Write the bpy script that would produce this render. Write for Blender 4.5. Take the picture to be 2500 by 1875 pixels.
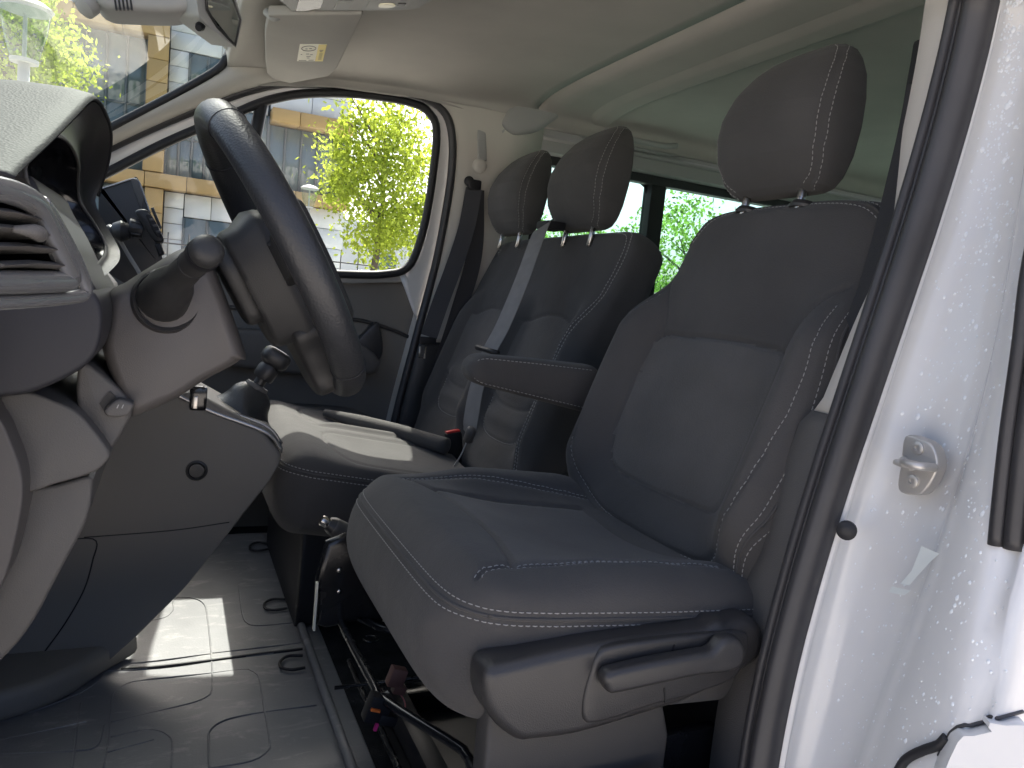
import bpy, bmesh, math, random
import numpy as np
from mathutils import Vector, Matrix
from mathutils.bvhtree import BVHTree
random.seed(7); rng = np.random.default_rng(7)
for o in list(bpy.data.objects): bpy.data.objects.remove(o)
SC = bpy.context.scene; COL = SC.collection
# ------------------------------------------------------------------ camera, sky, sun, exposure
# van frame: x forward, y to the driver's side (towards the camera), z up, cab floor z = 0
FOC = 1840.0; CAM = np.array([0.0, 1.30, 0.68])
_d1 = np.array([425-1250., 659-937.5, FOC]); _d1 /= np.linalg.norm(_d1)
_d2 = np.array([5275-1250., 1137-937.5, FOC]); _d2 -= _d1*(_d1@_d2); _d2 /= np.linalg.norm(_d2)
RW = np.stack([-_d2, -_d1, -np.cross(_d1, _d2)])
cam_d = bpy.data.cameras.new("camera"); cam = bpy.data.objects.new("camera", cam_d); COL.objects.link(cam)
right, up, back = RW@[1, 0, 0], RW@[0, -1, 0], RW@[0, 0, -1]
cam.matrix_world = Matrix(((right[0], up[0], back[0], CAM[0]), (right[1], up[1], back[1], CAM[1]), (right[2], up[2], back[2], CAM[2]), (0, 0, 0, 1)))
cam_d.sensor_width = 36; cam_d.sensor_fit = 'HORIZONTAL'; cam_d.lens = 36*FOC/2500; cam_d.clip_start = 0.02; cam_d.clip_end = 2000
SC.camera = cam
SUN = Vector((-0.19, -0.68, 1.0)).normalized()          # towards the sun
world = bpy.data.worlds.new("World"); SC.world = world; world.use_nodes = True
wn = world.node_tree.nodes; wl = world.node_tree.links
sky = wn.new("ShaderNodeTexSky"); sky.sky_type = 'NISHITA'; sky.sun_disc = False
sky.sun_elevation = math.asin(SUN.z); sky.sun_rotation = math.atan2(SUN.x, SUN.y)
sky.air_density = 0.45; sky.dust_density = 6.0; sky.ozone_density = 1.0
wn["Background"].inputs[1].default_value = 0.15
wl.new(sky.outputs[0], wn["Background"].inputs[0])
sd = bpy.data.lights.new("sun", 'SUN'); sd.energy = 3.0; sd.angle = math.radians(0.53); sd.color = (1.0, 0.95, 0.87)
so = bpy.data.objects.new("sun", sd); COL.objects.link(so)
so.rotation_euler = SUN.to_track_quat('Z', 'Y').to_euler()
SC.view_settings.view_transform = 'Standard'; SC.view_settings.look = 'None'
SC.view_settings.exposure = 2.0; SC.view_settings.gamma = 1.0
SC.cycles.max_bounces = 10; SC.cycles.diffuse_bounces = 6; SC.cycles.transparent_max_bounces = 16
SC.cycles.use_denoising = True; SC.cycles.caustics_reflective = False; SC.cycles.caustics_refractive = False
SC.cycles.sample_clamp_indirect = 6.0

# ------------------------------------------------------------------ helpers
def at(u, v, **k):
    """measured photo point on the plane x=, y= or z= of the van frame"""
    (ax, val), = k.items(); i = 'xyz'.index(ax)
    d = RW@np.array([(u-1250)/FOC, (v-937.5)/FOC, 1.0]); return CAM+d*((val-CAM[i])/d[i])
def ats(s, **k): return [at(float(q.split(',')[0]), float(q.split(',')[1]), **k) for q in s.split()]
def tag(o, label=None, cat=None, group=None, kind=None):
    if label: o["label"] = label
    if cat: o["category"] = cat
    if group: o["group"] = group
    if kind: o["kind"] = kind
    return o
def empty(name, loc, label, cat, group=None):
    o = bpy.data.objects.new(name, None); o.empty_display_size = 0.05; COL.objects.link(o)
    o.location = Vector(loc); tag(o, label, cat, group); o["_l"] = 1; del o["_l"]; return o
def link(name, me, parent=None):
    o = bpy.data.objects.new(name, me); COL.objects.link(o)
    if parent is not None:
        o.parent = parent
        off = Vector((0, 0, 0)); p = parent
        while p is not None: off += Vector(p.location); p = p.parent
        o.location = -off if parent.type == 'EMPTY' else Vector((0, 0, 0))
    return o
def mesh(name, V, F, mat, parent=None, smooth=True, angle=None):
    me = bpy.data.meshes.new(name); me.from_pydata([tuple(map(float, v)) for v in V], [], [tuple(map(int, f)) for f in F])
    me.validate(); me.update()
    if mat: me.materials.append(mat)
    if smooth: me.polygons.foreach_set("use_smooth", [True]*len(me.polygons))
    o = link(name, me, parent)
    if angle is not None: sharp(me, angle)
    return o
def sharp(me, deg):
    bm = bmesh.new(); bm.from_mesh(me); bmesh.ops.recalc_face_normals(bm, faces=bm.faces); c = math.radians(deg)
    for e in bm.edges:
        e.smooth = not (len(e.link_faces) == 2 and e.calc_face_angle(0) > c)
    bm.to_mesh(me); bm.free()
def crs(P, n, closed=False):
    """smooth resample of a polyline"""
    P = np.asarray(P, float); m = len(P)
    Q = np.vstack([P[-1:], P, P[:2]]) if closed else np.vstack([2*P[:1]-P[1:2], P, 2*P[-1:]-P[-2:-1]])
    segs = m if closed else m-1; out = []
    for i in range(segs):
        p0, p1, p2, p3 = Q[i], Q[i+1], Q[i+2], Q[i+3]
        for t in np.linspace(0, 1, 24, endpoint=False):
            out.append(.5*((2*p1)+(-p0+p2)*t+(2*p0-5*p1+4*p2-p3)*t*t+(-p0+3*p1-3*p2+p3)*t**3))
    out.append(P[0] if closed else P[-1]); return resample(np.array(out), n, closed)
def resample(P, n, closed=False):
    P = np.asarray(P, float); d = np.r_[0, np.cumsum(np.linalg.norm(np.diff(P, axis=0), axis=1))]
    s = np.linspace(0, d[-1], n+1)[:-1] if closed else np.linspace(0, d[-1], n)
    return np.stack([np.interp(s, d, P[:, k]) for k in range(P.shape[1])], 1)
def loft(name, rings, mat, parent=None, closed=True, cap=(True, True), smooth=True, angle=None):
    n = len(rings[0]); V = np.vstack(rings); F = []
    for i in range(len(rings)-1):
        for j in range(n if closed else n-1):
            k = (j+1) % n; F.append((i*n+j, i*n+k, (i+1)*n+k, (i+1)*n+j))
    if closed and cap[0]: F.append(tuple(range(n))[::-1])
    if closed and cap[1]: F.append(tuple(range((len(rings)-1)*n, len(rings)*n)))
    return mesh(name, V, F, mat, parent, smooth, angle)
def frames(P, closed=False, upv=None):
    P = np.asarray(P, float); T = np.roll(P, -1, 0)-np.roll(P, 1, 0)
    if not closed: T[0] = P[1]-P[0]; T[-1] = P[-1]-P[-2]
    T /= np.linalg.norm(T, axis=1)[:, None]+1e-12
    if upv is not None:
        A = np.cross(T, np.asarray(upv, float)); A /= np.linalg.norm(A, axis=1)[:, None]+1e-12
        return T, A, np.cross(A, T)
    a = np.cross(T[0], [0.3, 0.2, 0.93]); a /= np.linalg.norm(a); A = [a]
    for t in T[1:]:
        a = a-t*(a@t); a /= np.linalg.norm(a); A.append(a)
    A = np.array(A); return T, A, np.cross(T, A)
def tube(name, P, r, mat, parent=None, n=10, closed=False, smoothn=None, prof=None, upv=None, angle=None):
    P = np.asarray(P, float)
    if smoothn: P = crs(P, smoothn, closed)
    T, A, B = frames(P, closed, upv); m = len(P)
    rr = np.full(m, r) if np.isscalar(r) else np.interp(np.linspace(0, 1, m), np.linspace(0, 1, len(r)), r)
    if prof is None:
        th = np.linspace(0, 2*np.pi, n, endpoint=False); prof = np.stack([np.cos(th), np.sin(th)], 1)
    prof = np.asarray(prof, float); n = len(prof); rings = []
    if not closed:
        e = rr[0]*.35 if len(prof) > 8 and upv is None else 0
        if e: rings.append(P[0]-T[0]*e+rr[0]*.55*(prof[:, :1]*A[0]+prof[:, 1:]*B[0]))
    for i in range(m): rings.append(P[i]+rr[i]*(prof[:, :1]*A[i]+prof[:, 1:]*B[i]))
    if not closed and e: rings.append(P[-1]+T[-1]*e+rr[-1]*.55*(prof[:, :1]*A[-1]+prof[:, 1:]*B[-1]))
    if closed: rings.append(rings[0]); return loft(name, rings, mat, parent, True, (False, False), True, angle)
    return loft(name, rings, mat, parent, True, (True, True), True, angle)
def belt(name, P, w, t, nrm, mat, parent=None, smoothn=40):
    """flat webbing along P, lying against direction nrm"""
    prof = np.array([(-w/2, -t/2), (-w/6, -t/2), (w/6, -t/2), (w/2, -t/2), (w/2, t/2), (w/6, t/2), (-w/6, t/2), (-w/2, t/2)])
    return tube(name, P, 1.0, mat, parent, smoothn=smoothn, prof=prof, upv=nrm, angle=40)
def finish(bm, name, mat, parent, angle=35):
    bmesh.ops.recalc_face_normals(bm, faces=bm.faces)
    me = bpy.data.meshes.new(name); bm.to_mesh(me); bm.free(); me.materials.append(mat)
    me.polygons.foreach_set("use_smooth", [True]*len(me.polygons)); sharp(me, angle)
    return link(name, me, parent)
def box(name, c, s, mat, parent=None, bev=0.004, rot=None, seg=2):
    bm = bmesh.new(); bmesh.ops.create_cube(bm, size=1)
    bmesh.ops.scale(bm, vec=Vector(s), verts=bm.verts)
    if bev: bmesh.ops.bevel(bm, geom=list(bm.edges), offset=min(bev, min(s)*.45), segments=seg, profile=.6, affect='EDGES')
    if rot is not None: bmesh.ops.transform(bm, matrix=(rot if isinstance(rot, Matrix) else Matrix(rot)).to_4x4(), verts=bm.verts)
    bmesh.ops.translate(bm, vec=Vector(c), verts=bm.verts)
    return finish(bm, name, mat, parent, 50)
def prism(name, poly, axis, lo, hi, mat, parent=None, bev=0.004, seg=3, lo_s=1.0):
    """extrude a 2-D outline (remaining axes in xyz order) along axis"""
    poly = np.asarray(poly, float); i = 'xyz'.index(axis); rest = [k for k in range(3) if k != i]
    bm = bmesh.new(); cen = poly.mean(0)
    def ring(h, s):
        out = []
        for p in poly:
            q = [0, 0, 0]; q[i] = h; pp = cen+(p-cen)*s; q[rest[0]], q[rest[1]] = pp; out.append(bm.verts.new(q))
        return out
    a, b = ring(lo, lo_s), ring(hi, 1.0); n = len(poly)
    bm.faces.new(a[::-1]); bm.faces.new(b)
    for j in range(n): bm.faces.new((a[j], a[(j+1) % n], b[(j+1) % n], b[j]))
    bmesh.ops.recalc_face_normals(bm, faces=bm.faces)
    if bev:
        ed = [e for e in bm.edges if (abs(e.verts[0].co[i]-e.verts[1].co[i]) < 1e-6)]
        bmesh.ops.bevel(bm, geom=ed, offset=bev, segments=seg, profile=.5, affect='EDGES', clamp_overlap=True)
    return finish(bm, name, mat, parent, 40)
def xz(pts): return [(p[0], p[2]) for p in pts]
def yz(pts): return [(p[1], p[2]) for p in pts]
def lathe(name, prof, c, axis, mat, parent=None, n=28, angle=40):
    """prof = [(r, h)], revolved about axis through c"""
    ax = np.asarray(axis, float); ax /= np.linalg.norm(ax); a = np.cross(ax, [.31, .17, .93]); a /= np.linalg.norm(a); b = np.cross(ax, a)
    th = np.linspace(0, 2*np.pi, n, endpoint=False)
    rings = [np.asarray(c)+ax*h+max(r, 1e-4)*(np.cos(th)[:, None]*a+np.sin(th)[:, None]*b) for r, h in prof]
    return loft(name, rings, mat, parent, True, (True, True), True, angle)
def solid(o, t, off=-1):
    m = o.modifiers.new("thickness", 'SOLIDIFY'); m.thickness = t; m.offset = off; m.use_even_offset = False; return o
def grid(name, rows, mat, parent=None, thick=None, off=-1, angle=None):
    o = loft(name, rows, mat, parent, closed=False, angle=angle)
    if thick: solid(o, thick, off)
    return o

# ------------------------------------------------------------------ materials
def mat(name, col, rough=0.6, spec=0.5, bump=None, var=None, metal=0.0, coat=0.0, sheen=0.0, dust=None, rvar=None):
    """bump=(scale, strength, dist) list, var=(scale, amount) colour mottling, dust=(scale, colour, lo, hi)"""
    m = bpy.data.materials.new(name); m.use_nodes = True; nt = m.node_tree; N, L = nt.nodes, nt.links; b = N["Principled BSDF"]
    b.inputs["Roughness"].default_value = rough; b.inputs["Specular IOR Level"].default_value = spec
    b.inputs["Metallic"].default_value = metal; b.inputs["Coat Weight"].default_value = coat
    b.inputs["Sheen Weight"].default_value = sheen; b.inputs["Base Color"].default_value = (*col, 1)
    tc = N.new("ShaderNodeTexCoord"); src = None
    if var:
        n = N.new("ShaderNodeTexNoise"); n.inputs["Scale"].default_value = var[0]; n.inputs["Detail"].default_value = 5; L.new(tc.outputs["Object"], n.inputs[0])
        r = N.new("ShaderNodeValToRGB"); L.new(n.outputs[0], r.inputs[0])
        r.color_ramp.elements[0].position = .3; r.color_ramp.elements[1].position = .7
        r.color_ramp.elements[0].color = (*[c*(1-var[1]) for c in col], 1); r.color_ramp.elements[1].color = (*[min(1, c*(1+var[1])) for c in col], 1)
        src = r.outputs[0]; L.new(src, b.inputs["Base Color"])
    if dust:
        n = N.new("ShaderNodeTexNoise"); n.inputs["Scale"].default_value = dust[0]; n.inputs["Detail"].default_value = 8; n.inputs["Roughness"].default_value = .7; n.inputs["Distortion"].default_value = .6
        mp = N.new("ShaderNodeMapping"); mp.inputs["Scale"].default_value = dust[4] if len(dust) > 4 else (1, 1, 1); L.new(tc.outputs["Object"], mp.inputs[0]); L.new(mp.outputs[0], n.inputs[0])
        r = N.new("ShaderNodeMapRange"); r.inputs[1].default_value = dust[2]; r.inputs[2].default_value = dust[3]; L.new(n.outputs[0], r.inputs[0])
        mx = N.new("ShaderNodeMixRGB"); mx.inputs[1].default_value = (*col, 1); mx.inputs[2].default_value = (*dust[1], 1); L.new(r.outputs[0], mx.inputs[0])
        if src: L.new(src, mx.inputs[1])
        L.new(mx.outputs[0], b.inputs["Base Color"])
    if rvar:
        n = N.new("ShaderNodeTexNoise"); n.inputs["Scale"].default_value = rvar[0]; n.inputs["Detail"].default_value = 6; L.new(tc.outputs["Object"], n.inputs[0])
        r = N.new("ShaderNodeMapRange"); r.inputs[1].default_value = .3; r.inputs[2].default_value = .7; r.inputs[3].default_value = rough-rvar[1]; r.inputs[4].default_value = rough+rvar[1]
        L.new(n.outputs[0], r.inputs[0]); L.new(r.outputs[0], b.inputs["Roughness"])
    prev = None
    for sc, st, di in (bump or []):
        if sc > 0:
            n = N.new("ShaderNodeTexNoise"); n.inputs["Scale"].default_value = sc; n.inputs["Detail"].default_value = 3
        else:
            n = N.new("ShaderNodeTexVoronoi"); n.inputs["Scale"].default_value = -sc
        L.new(tc.outputs["Object"], n.inputs["Vector"])
        bp = N.new("ShaderNodeBump"); bp.inputs["Strength"].default_value = st; bp.inputs["Distance"].default_value = di
        L.new(n.outputs[0], bp.inputs["Height"])
        if prev: L.new(prev.outputs[0], bp.inputs["Normal"])
        prev = bp
    if prev: L.new(prev.outputs[0], b.inputs["Normal"])
    return m
def glassmat(name, tint, refl=0.06):
    m = bpy.data.materials.new(name); m.use_nodes = True; nt = m.node_tree; N, L = nt.nodes, nt.links; N.remove(N["Principled BSDF"])
    t = N.new("ShaderNodeBsdfTransparent"); t.inputs[0].default_value = (*tint, 1)
    g = N.new("ShaderNodeBsdfGlossy"); g.inputs["Roughness"].default_value = 0.01
    lw = N.new("ShaderNodeLayerWeight"); lw.inputs[0].default_value = .5
    pw_ = N.new("ShaderNodeMath"); pw_.operation = 'POWER'; pw_.inputs[1].default_value = 4.0; L.new(lw.outputs["Facing"], pw_.inputs[0])
    f = N.new("ShaderNodeMapRange"); f.inputs[3].default_value = .035; f.inputs[4].default_value = .75; L.new(pw_.outputs[0], f.inputs[0])
    mx = N.new("ShaderNodeMixShader"); L.new(f.outputs[0], mx.inputs[0]); L.new(t.outputs[0], mx.inputs[1]); L.new(g.outputs[0], mx.inputs[2])
    L.new(mx.outputs[0], N["Material Output"].inputs[0]); return m
def leafmat(name, col, tr):
    m = bpy.data.materials.new(name); m.use_nodes = True; nt = m.node_tree; N, L = nt.nodes, nt.links; N.remove(N["Principled BSDF"])
    oi = N.new("ShaderNodeNewGeometry"); r = N.new("ShaderNodeMapRange"); r.inputs[3].default_value = .65; r.inputs[4].default_value = 1.3
    L.new(oi.outputs["Random Per Island"], r.inputs[0])
    def shade(bs, c):
        b = N.new(bs); mul = N.new("ShaderNodeMixRGB"); mul.blend_type = 'MULTIPLY'; mul.inputs[0].default_value = 1; mul.inputs[1].default_value = (*c, 1); L.new(r.outputs[0], mul.inputs[2]); L.new(mul.outputs[0], b.inputs[0]); return b
    d = shade("ShaderNodeBsdfDiffuse", col); t = shade("ShaderNodeBsdfTranslucent", tr)
    ad = N.new("ShaderNodeAddShader"); L.new(d.outputs[0], ad.inputs[0]); L.new(t.outputs[0], ad.inputs[1]); L.new(ad.outputs[0], N["Material Output"].inputs[0]); return m
M = {}
M['fabric'] = mat('dark seat cloth', (.066, .0635, .0615), .9, .2, [(520, .45, .0016), (14, .22, .012)], (7, .12), sheen=.1)
M['insert'] = mat('ribbed seat cloth', (.090, .0865, .083), .93, .18, [(420, .55, .0020), (16, .18, .011)], (9, .12), sheen=.1)
M['thread'] = mat('pale thread', (.29, .285, .27), .8)
M['plastic'] = mat('grained dark plastic', (.034, .033, .033), .36, .45, [(-900, .22, .0008)], (5, .1), rvar=(6, .06))
M['plastic2'] = mat('grained grey plastic', (.088, .084, .080), .55, .4, [(-800, .25, .0008)], (4, .08), rvar=(7, .05))
M['shroud'] = mat('smooth grey plastic', (.080, .074, .071), .5, .4, [(-1000, .15, .0006)], (4, .06))
M['console'] = mat('console grey plastic', (.165, .155, .138), .55, .35, [(-800, .2, .0007)], (4, .06))  # lighter copy of the grained grey plastic, veiling haze put into the colour
M['doorplastic'] = mat('door trim plastic', (.16, .15, .135), .6, .3, [(-800, .2, .0007)], (4, .08))  # dark plastic raised in tone for the door, standing in for lens veil
M['softdash'] = mat('soft dash skin', (.026, .026, .028), .72, .2, [(-420, .35, .0010)], (5, .1))
M['black'] = mat('black rubber', (.018, .018, .02), .55, .4, [(60, .1, .002)])
M['seal'] = mat('door seal rubber', (.035, .034, .036), .42, .45, [(40, .1, .002)], (12, .15))
M['gloss'] = mat('gloss black', (.012, .012, .014), .12, .6)
M['blackmetal'] = mat('black painted metal', (.014, .014, .015), .22, .5, rvar=(20, .12))
M['chrome'] = mat('worn steel', (.55, .53, .5), .28, .5, metal=1.0, rvar=(30, .1))
M['silver'] = mat('satin silver plastic', (.30, .30, .30), .24, .5, metal=.7)
M['cast'] = mat('zinc striker', (.55, .53, .50), .42, .5, [(200, .1, .001)], metal=.6)
M['white'] = mat('white van paint', (.64, .64, .63), .22, .5, coat=.5)
M['beige'] = mat('light pillar trim', (.50, .475, .43), .7, .3, [(-700, .15, .0006)])
M['headliner'] = mat('headliner cloth', (.40, .38, .35), .95, .15, [(900, .4, .001), (3, .1, .02)], (6, .05))
M['visor'] = mat('visor cloth', (.36, .345, .32), .9, .2, [(900, .3, .001)], (8, .05))
M['greyplastic'] = mat('light grey plastic', (.33, .33, .32), .55, .35, [(-700, .12, .0006)])
M['leather'] = mat('black leather rim', (.022, .023, .025), .42, .5, [(-420, .35, .0008), (9, .05, .01)], rvar=(9, .07))
M['matrub'] = mat('rubber mat', (.165, .166, .172), .55, .45, [(-300, .2, .0008), (12, .12, .006)], (4, .15), dust=(13, (.36, .35, .33), .54, .80, (1.0, 2.6, 1)), rvar=(10, .12))
M['carpet'] = mat('dark carpet', (.022, .023, .025), .95, .1, [(400, .7, .003)], (30, .4), dust=(60, (.1, .1, .1), .66, .74))
M['dark'] = mat('deep black plastic', (.010, .010, .012), .5, .4)
M['webbing'] = mat('belt webbing', (.17, .165, .16), .6, .4, [(700, .4, .001)], (40, .1))
M['webdark'] = mat('dark belt webbing', (.03, .03, .034), .6, .4, [(700, .4, .001)])
M['red'] = mat('red buckle button', (.55, .03, .03), .4)
M['cream'] = mat('cream label', (.75, .72, .60), .6)
M['yellow'] = mat('yellow label', (.72, .58, .16), .6)
M['ink'] = mat('label ink', (.12, .11, .1), .7)
M['brown'] = mat('brown connector', (.17, .085, .07), .5)
M['foam'] = mat('yellow foam', (.75, .50, .15), .9)
M['pinkwire'] = mat('pink wire', (.6, .2, .2), .5); M['orange'] = mat('orange clip', (.7, .16, .03), .5); M['magenta'] = mat('magenta wire', (.6, .03, .2), .5)
M['mirror'] = mat('mirror glass', (.75, .77, .78), .02, .5, metal=1.0)
M['screen'] = mat('dark screen', (.012, .012, .014), .12, .5)
M['leatherette'] = mat('gear gaiter', (.03, .03, .031), .38, .5, [(-300, .25, .001)], rvar=(10, .08))
M['lampwarm'] = mat('lamp lens', (.85, .80, .62), .25)
M['drop'] = mat('water drop', (.75, .78, .8), .03, .6, coat=1.0)
M['clearfilm'] = mat('frosted sticker', (.58, .62, .61), .45)
M['glass'] = glassmat('clear glass', (.86, .90, .88)); M['tint'] = glassmat('green privacy glass', (.60, .74, .71)); M['wsglass'] = glassmat('windscreen glass', (.80, .90, .86))

# ------------------------------------------------------------------ upholstered bodies
def dist_poly(A, B, pl):
    pl = np.asarray(pl, float); D = np.full(A.shape, 9.0)
    for (x0, y0), (x1, y1) in zip(pl[:-1], pl[1:]):
        dx, dy = x1-x0, y1-y0; t = np.clip(((A-x0)*dx+(B-y0)*dy)/(dx*dx+dy*dy+1e-12), 0, 1)
        D = np.minimum(D, np.hypot(A-x0-t*dx, B-y0-t*dy))
    return D
def sstep(x, a, b): t = np.clip((x-a)/(b-a), 0, 1); return t*t*(3-2*t)
class Soft:
    """a padded body: rows of rounded sections in a frame (origin, a across, b along, d outwards)"""
    def __init__(s, name, org, ea, eb, ed, bs, w, tf, tb, c, mat, parent, feat=None, seams=(), nu=200, n=4.0, sd=.0045, sw=.0042, a0=None):
        s.o, s.ea, s.eb, s.ed = [np.asarray(q, float) for q in (org, ea, eb, ed)]
        th = np.linspace(0, 2*np.pi, 900, endpoint=True); rows = []
        ct, st = np.cos(th), np.sin(th); AA, BB, DD = [], [], []
        for b in bs:
            W, F, K = w(b), tf(b), tb(b)
            a = W*np.sign(ct)*np.abs(ct)**(2/n); d = np.where(st > 0, F, K)*np.sign(st)*np.abs(st)**(2/n)
            q = resample(np.stack([a, d], 1), nu, True)
            AA.append(q[:, 0]+(a0(b) if a0 else 0)); DD.append(q[:, 1]); BB.append(np.full(nu, b))
        A, B, D = map(np.array, (AA, BB, DD)); Fm = np.array([tf(b) for b in bs])[:, None]
        fw = sstep(D/(Fm+1e-6), .0, .75)
        d2 = D+np.array([c(b) for b in bs])[:, None]
        if feat: d2 = d2+fw*feat(A, B)
        for pl in seams:
            g = np.exp(-(dist_poly(A, B, pl)/sw)**2); d2 = d2-sd*g*fw
        P = s.o+A[..., None]*s.ea+B[..., None]*s.eb+d2[..., None]*s.ed
        s.obj = loft(name, list(P), mat, parent)
        V = [Vector(p) for p in P.reshape(-1, 3)]; n_ = nu; R = len(bs)
        F = [(i*n_+j, i*n_+(j+1) % n_, (i+1)*n_+(j+1) % n_, (i+1)*n_+j) for i in range(R-1) for j in range(n_)]
        s.bvh = BVHTree.FromPolygons(V, F)
    def surf(s, a, b, side=1):
        o = s.o+a*s.ea+b*s.eb+s.ed*.35*side
        h = s.bvh.ray_cast(Vector(o), Vector(-s.ed*side))
        if h[0] is None: h = s.bvh.find_nearest(Vector(s.o+a*s.ea+b*s.eb))
        nrm = h[1]
        if nrm.dot(Vector(s.ed*side)) < 0: nrm = -nrm
        return np.array(h[0]), np.array(nrm)
    def path(s, pl, step=.004):
        pl = np.asarray(pl, float); L = np.linalg.norm(np.diff(pl, axis=0), axis=1).sum(); q = resample(pl, max(3, int(L/step)))
        r = [s.surf(a, b) for a, b in q]; return np.array([x[0] for x in r]), np.array([x[1] for x in r])
    def near(s, P, n=None):
        q = crs(P, n or 200); r = [s.bvh.find_nearest(Vector(p)) for p in q]; P2 = np.array([x[0] for x in r]); N = np.array([x[1] for x in r])
        sg = np.sign(((P2-(s.o))*N).sum(1)); return P2, N
def offs(pl, d):
    pl = np.asarray(pl, float); T = np.gradient(pl, axis=0); T /= np.linalg.norm(T, axis=1)[:, None]+1e-12
    return pl+d*np.stack([-T[:, 1], T[:, 0]], 1)
def stitch(paths, parent, r=.0006, dash=.0050, gap=.0026, name="stitching"):
    V, F = [], []
    for P, N in paths:
        d = np.r_[0, np.cumsum(np.linalg.norm(np.diff(P, axis=0), axis=1))]
        f = lambda s_: (np.array([np.interp(s_, d, P[:, k]) for k in range(3)]), np.array([np.interp(s_, d, N[:, k]) for k in range(3)]))
        s_ = 0.0
        while s_+dash < d[-1]:
            p, n0 = f(s_); q, n1 = f(s_+dash); m_, nm = f(s_+dash/2); t = q-p; L = np.linalg.norm(t)
            if 1e-4 < L < dash*1.6:
                t /= L; nm = nm/(np.linalg.norm(nm)+1e-9); sdv = np.cross(t, nm); k = len(V)
                for c, rr, h in ((p, r*.7, -.0002), (m_, r, .0007), (q, r*.7, -.0002)):
                    for x, y in ((-1, -.6), (1, -.6), (.8, .8), (-.8, .8)): V.append(c+sdv*x*rr+nm*(y*rr+h+.0003))
                for a in (0, 4):
                    for j in range(4): F.append((k+a+j, k+a+(j+1) % 4, k+a+4+(j+1) % 4, k+a+4+j))
                F += [(k+3, k+2, k+1, k), (k+8, k+9, k+10, k+11)]
            s_ += dash+gap
    o = mesh(name, V, F, M['thread'], parent, smooth=False); o["kind"] = "stuff"; return o
def endr(b, b0, b1, r0, r1):
    k = 1.0
    if b < b0+r0: k = math.sqrt(max(0.0004, 1-((b0+r0-b)/r0)**2))
    if b > b1-r1: k = min(k, math.sqrt(max(0.0004, 1-((b-b1+r1)/r1)**2)))
    return k
def rowset(b0, b1, n, e=.02):
    x = np.linspace(b0, b1, n); d0 = b0+(1-np.cos(np.linspace(0, np.pi/2, 10)))*e; d1 = b1-(1-np.cos(np.linspace(0, np.pi/2, 10)))*e
    return np.unique(np.round(np.r_[x, d0, d1], 5))
ip = lambda xs, ys: (lambda b: float(np.interp(b, xs, ys)))

# ================================================================== driver's seat
def inpoly(A, B, poly):
    poly = np.asarray(poly); c = np.zeros(A.shape, bool); n = len(poly); j = n-1
    for i in range(n):
        xi, yi = poly[i]; xj, yj = poly[j]
        c ^= ((yi > B) != (yj > B)) & (A < (xj-xi)*(B-yi)/(yj-yi+1e-12)+xi); j = i
    return c
def recolor(soft, poly, m2):
    """give the faces inside an outline (a, b) the insert cloth"""
    me = soft.obj.data; me.materials.append(m2)
    n = len(me.polygons); C = np.zeros(n*3); me.polygons.foreach_get("center", C); C = C.reshape(-1, 3)-soft.o
    Nn = np.zeros(n*3); me.polygons.foreach_get("normal", Nn); Nn = Nn.reshape(-1, 3)
    ins = inpoly(C@soft.ea, C@soft.eb, poly)
    mid = (C@soft.ed) > np.median((C@soft.ed)[ins]) - .03 if ins.any() else ins
    idx = np.zeros(n, int); me.polygons.foreach_get("material_index", idx); idx[ins & mid] = len(me.materials)-1
    me.polygons.foreach_set("material_index", idx)
G = lambda x, m, s: np.exp(-((x-m)/s)**2)
YD = .43
seat = empty("driver_seat", (-.45, YD, 0), "charcoal cloth driver's seat with pale stitching, behind the steering wheel", "car seat")
a20 = math.radians(20); EB = (-math.sin(a20), 0, math.cos(a20)); ED = (math.cos(a20), 0, math.sin(a20))
# --- backrest
b0, b1 = -.06, .512
def bw(b):
    w = ip([-.06, .0, .1, .2, .3, .37, .43, .5], [.20, .228, .246, .248, .238, .214, .204, .202])(b); rc = .075
    if b > b1-rc: w -= rc*(1-math.sqrt(max(0, 1-((b-b1+rc)/rc)**2)))
    return w
pocket = crs([(-.135, .275), (-.07, .283), (0, .286), (.07, .283), (.138, .272), (.146, .22), (.148, .14), (.140, .075), (.122, .052), (.07, .048), (0, .045), (-.07, .047), (-.118, .053), (-.138, .08), (-.146, .14), (-.143, .21)], 90, True)
pocketc = np.vstack([pocket, pocket[:1]])
outer = crs([(-.178, .352), (-.197, .312), (-.209, .262), (-.213, .20), (-.21, .13), (-.198, .07), (-.165, .015), (-.10, -.012), (0, -.018), (.10, -.016), (.155, -.006), (.178, .03), (.197, .09), (.208, .16), (.212, .22), (.207, .28), (.190, .345)], 120)
bolL = crs([(-.182, .372), (-.158, .342), (-.141, .308), (-.135, .275)], 20); bolR = bolL*[-1, 1]
def bfeat(A, B):
    aa = np.abs(A)
    bol = .058*G(aa, .198, .050)*sstep(B, -.05, .06)*(1-sstep(B, .27, .40))
    ins = .010*(1-np.clip((A/.14)**2, 0, 1))*sstep(B, .04, .09)*(1-sstep(B, .24, .285))
    lum = .012*G(B, .0, .035)*(1-sstep(aa, .1, .2))
    yoke = .012*G(B, .40, .09)*(1-np.clip((A/.2)**2, 0, 1))
    return bol+ins+lum+yoke
bk = Soft("backrest", (-.60, YD, .40), (0, 1, 0), EB, ED, rowset(b0, b1, 190, .03), bw,
          lambda b: .058*endr(b, b0, b1, .03, .035), lambda b: .07*endr(b, b0, b1, .03, .05),
          ip([-.06, .1, .3, .4, .52], [-.088, -.088, -.088, -.084, -.080]), M['fabric'], seat, bfeat,
          [pocketc, outer, bolL, bolR], nu=230, n=4.2, sd=.006, sw=.0036)
recolor(bk, pocket, M['insert'])
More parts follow.
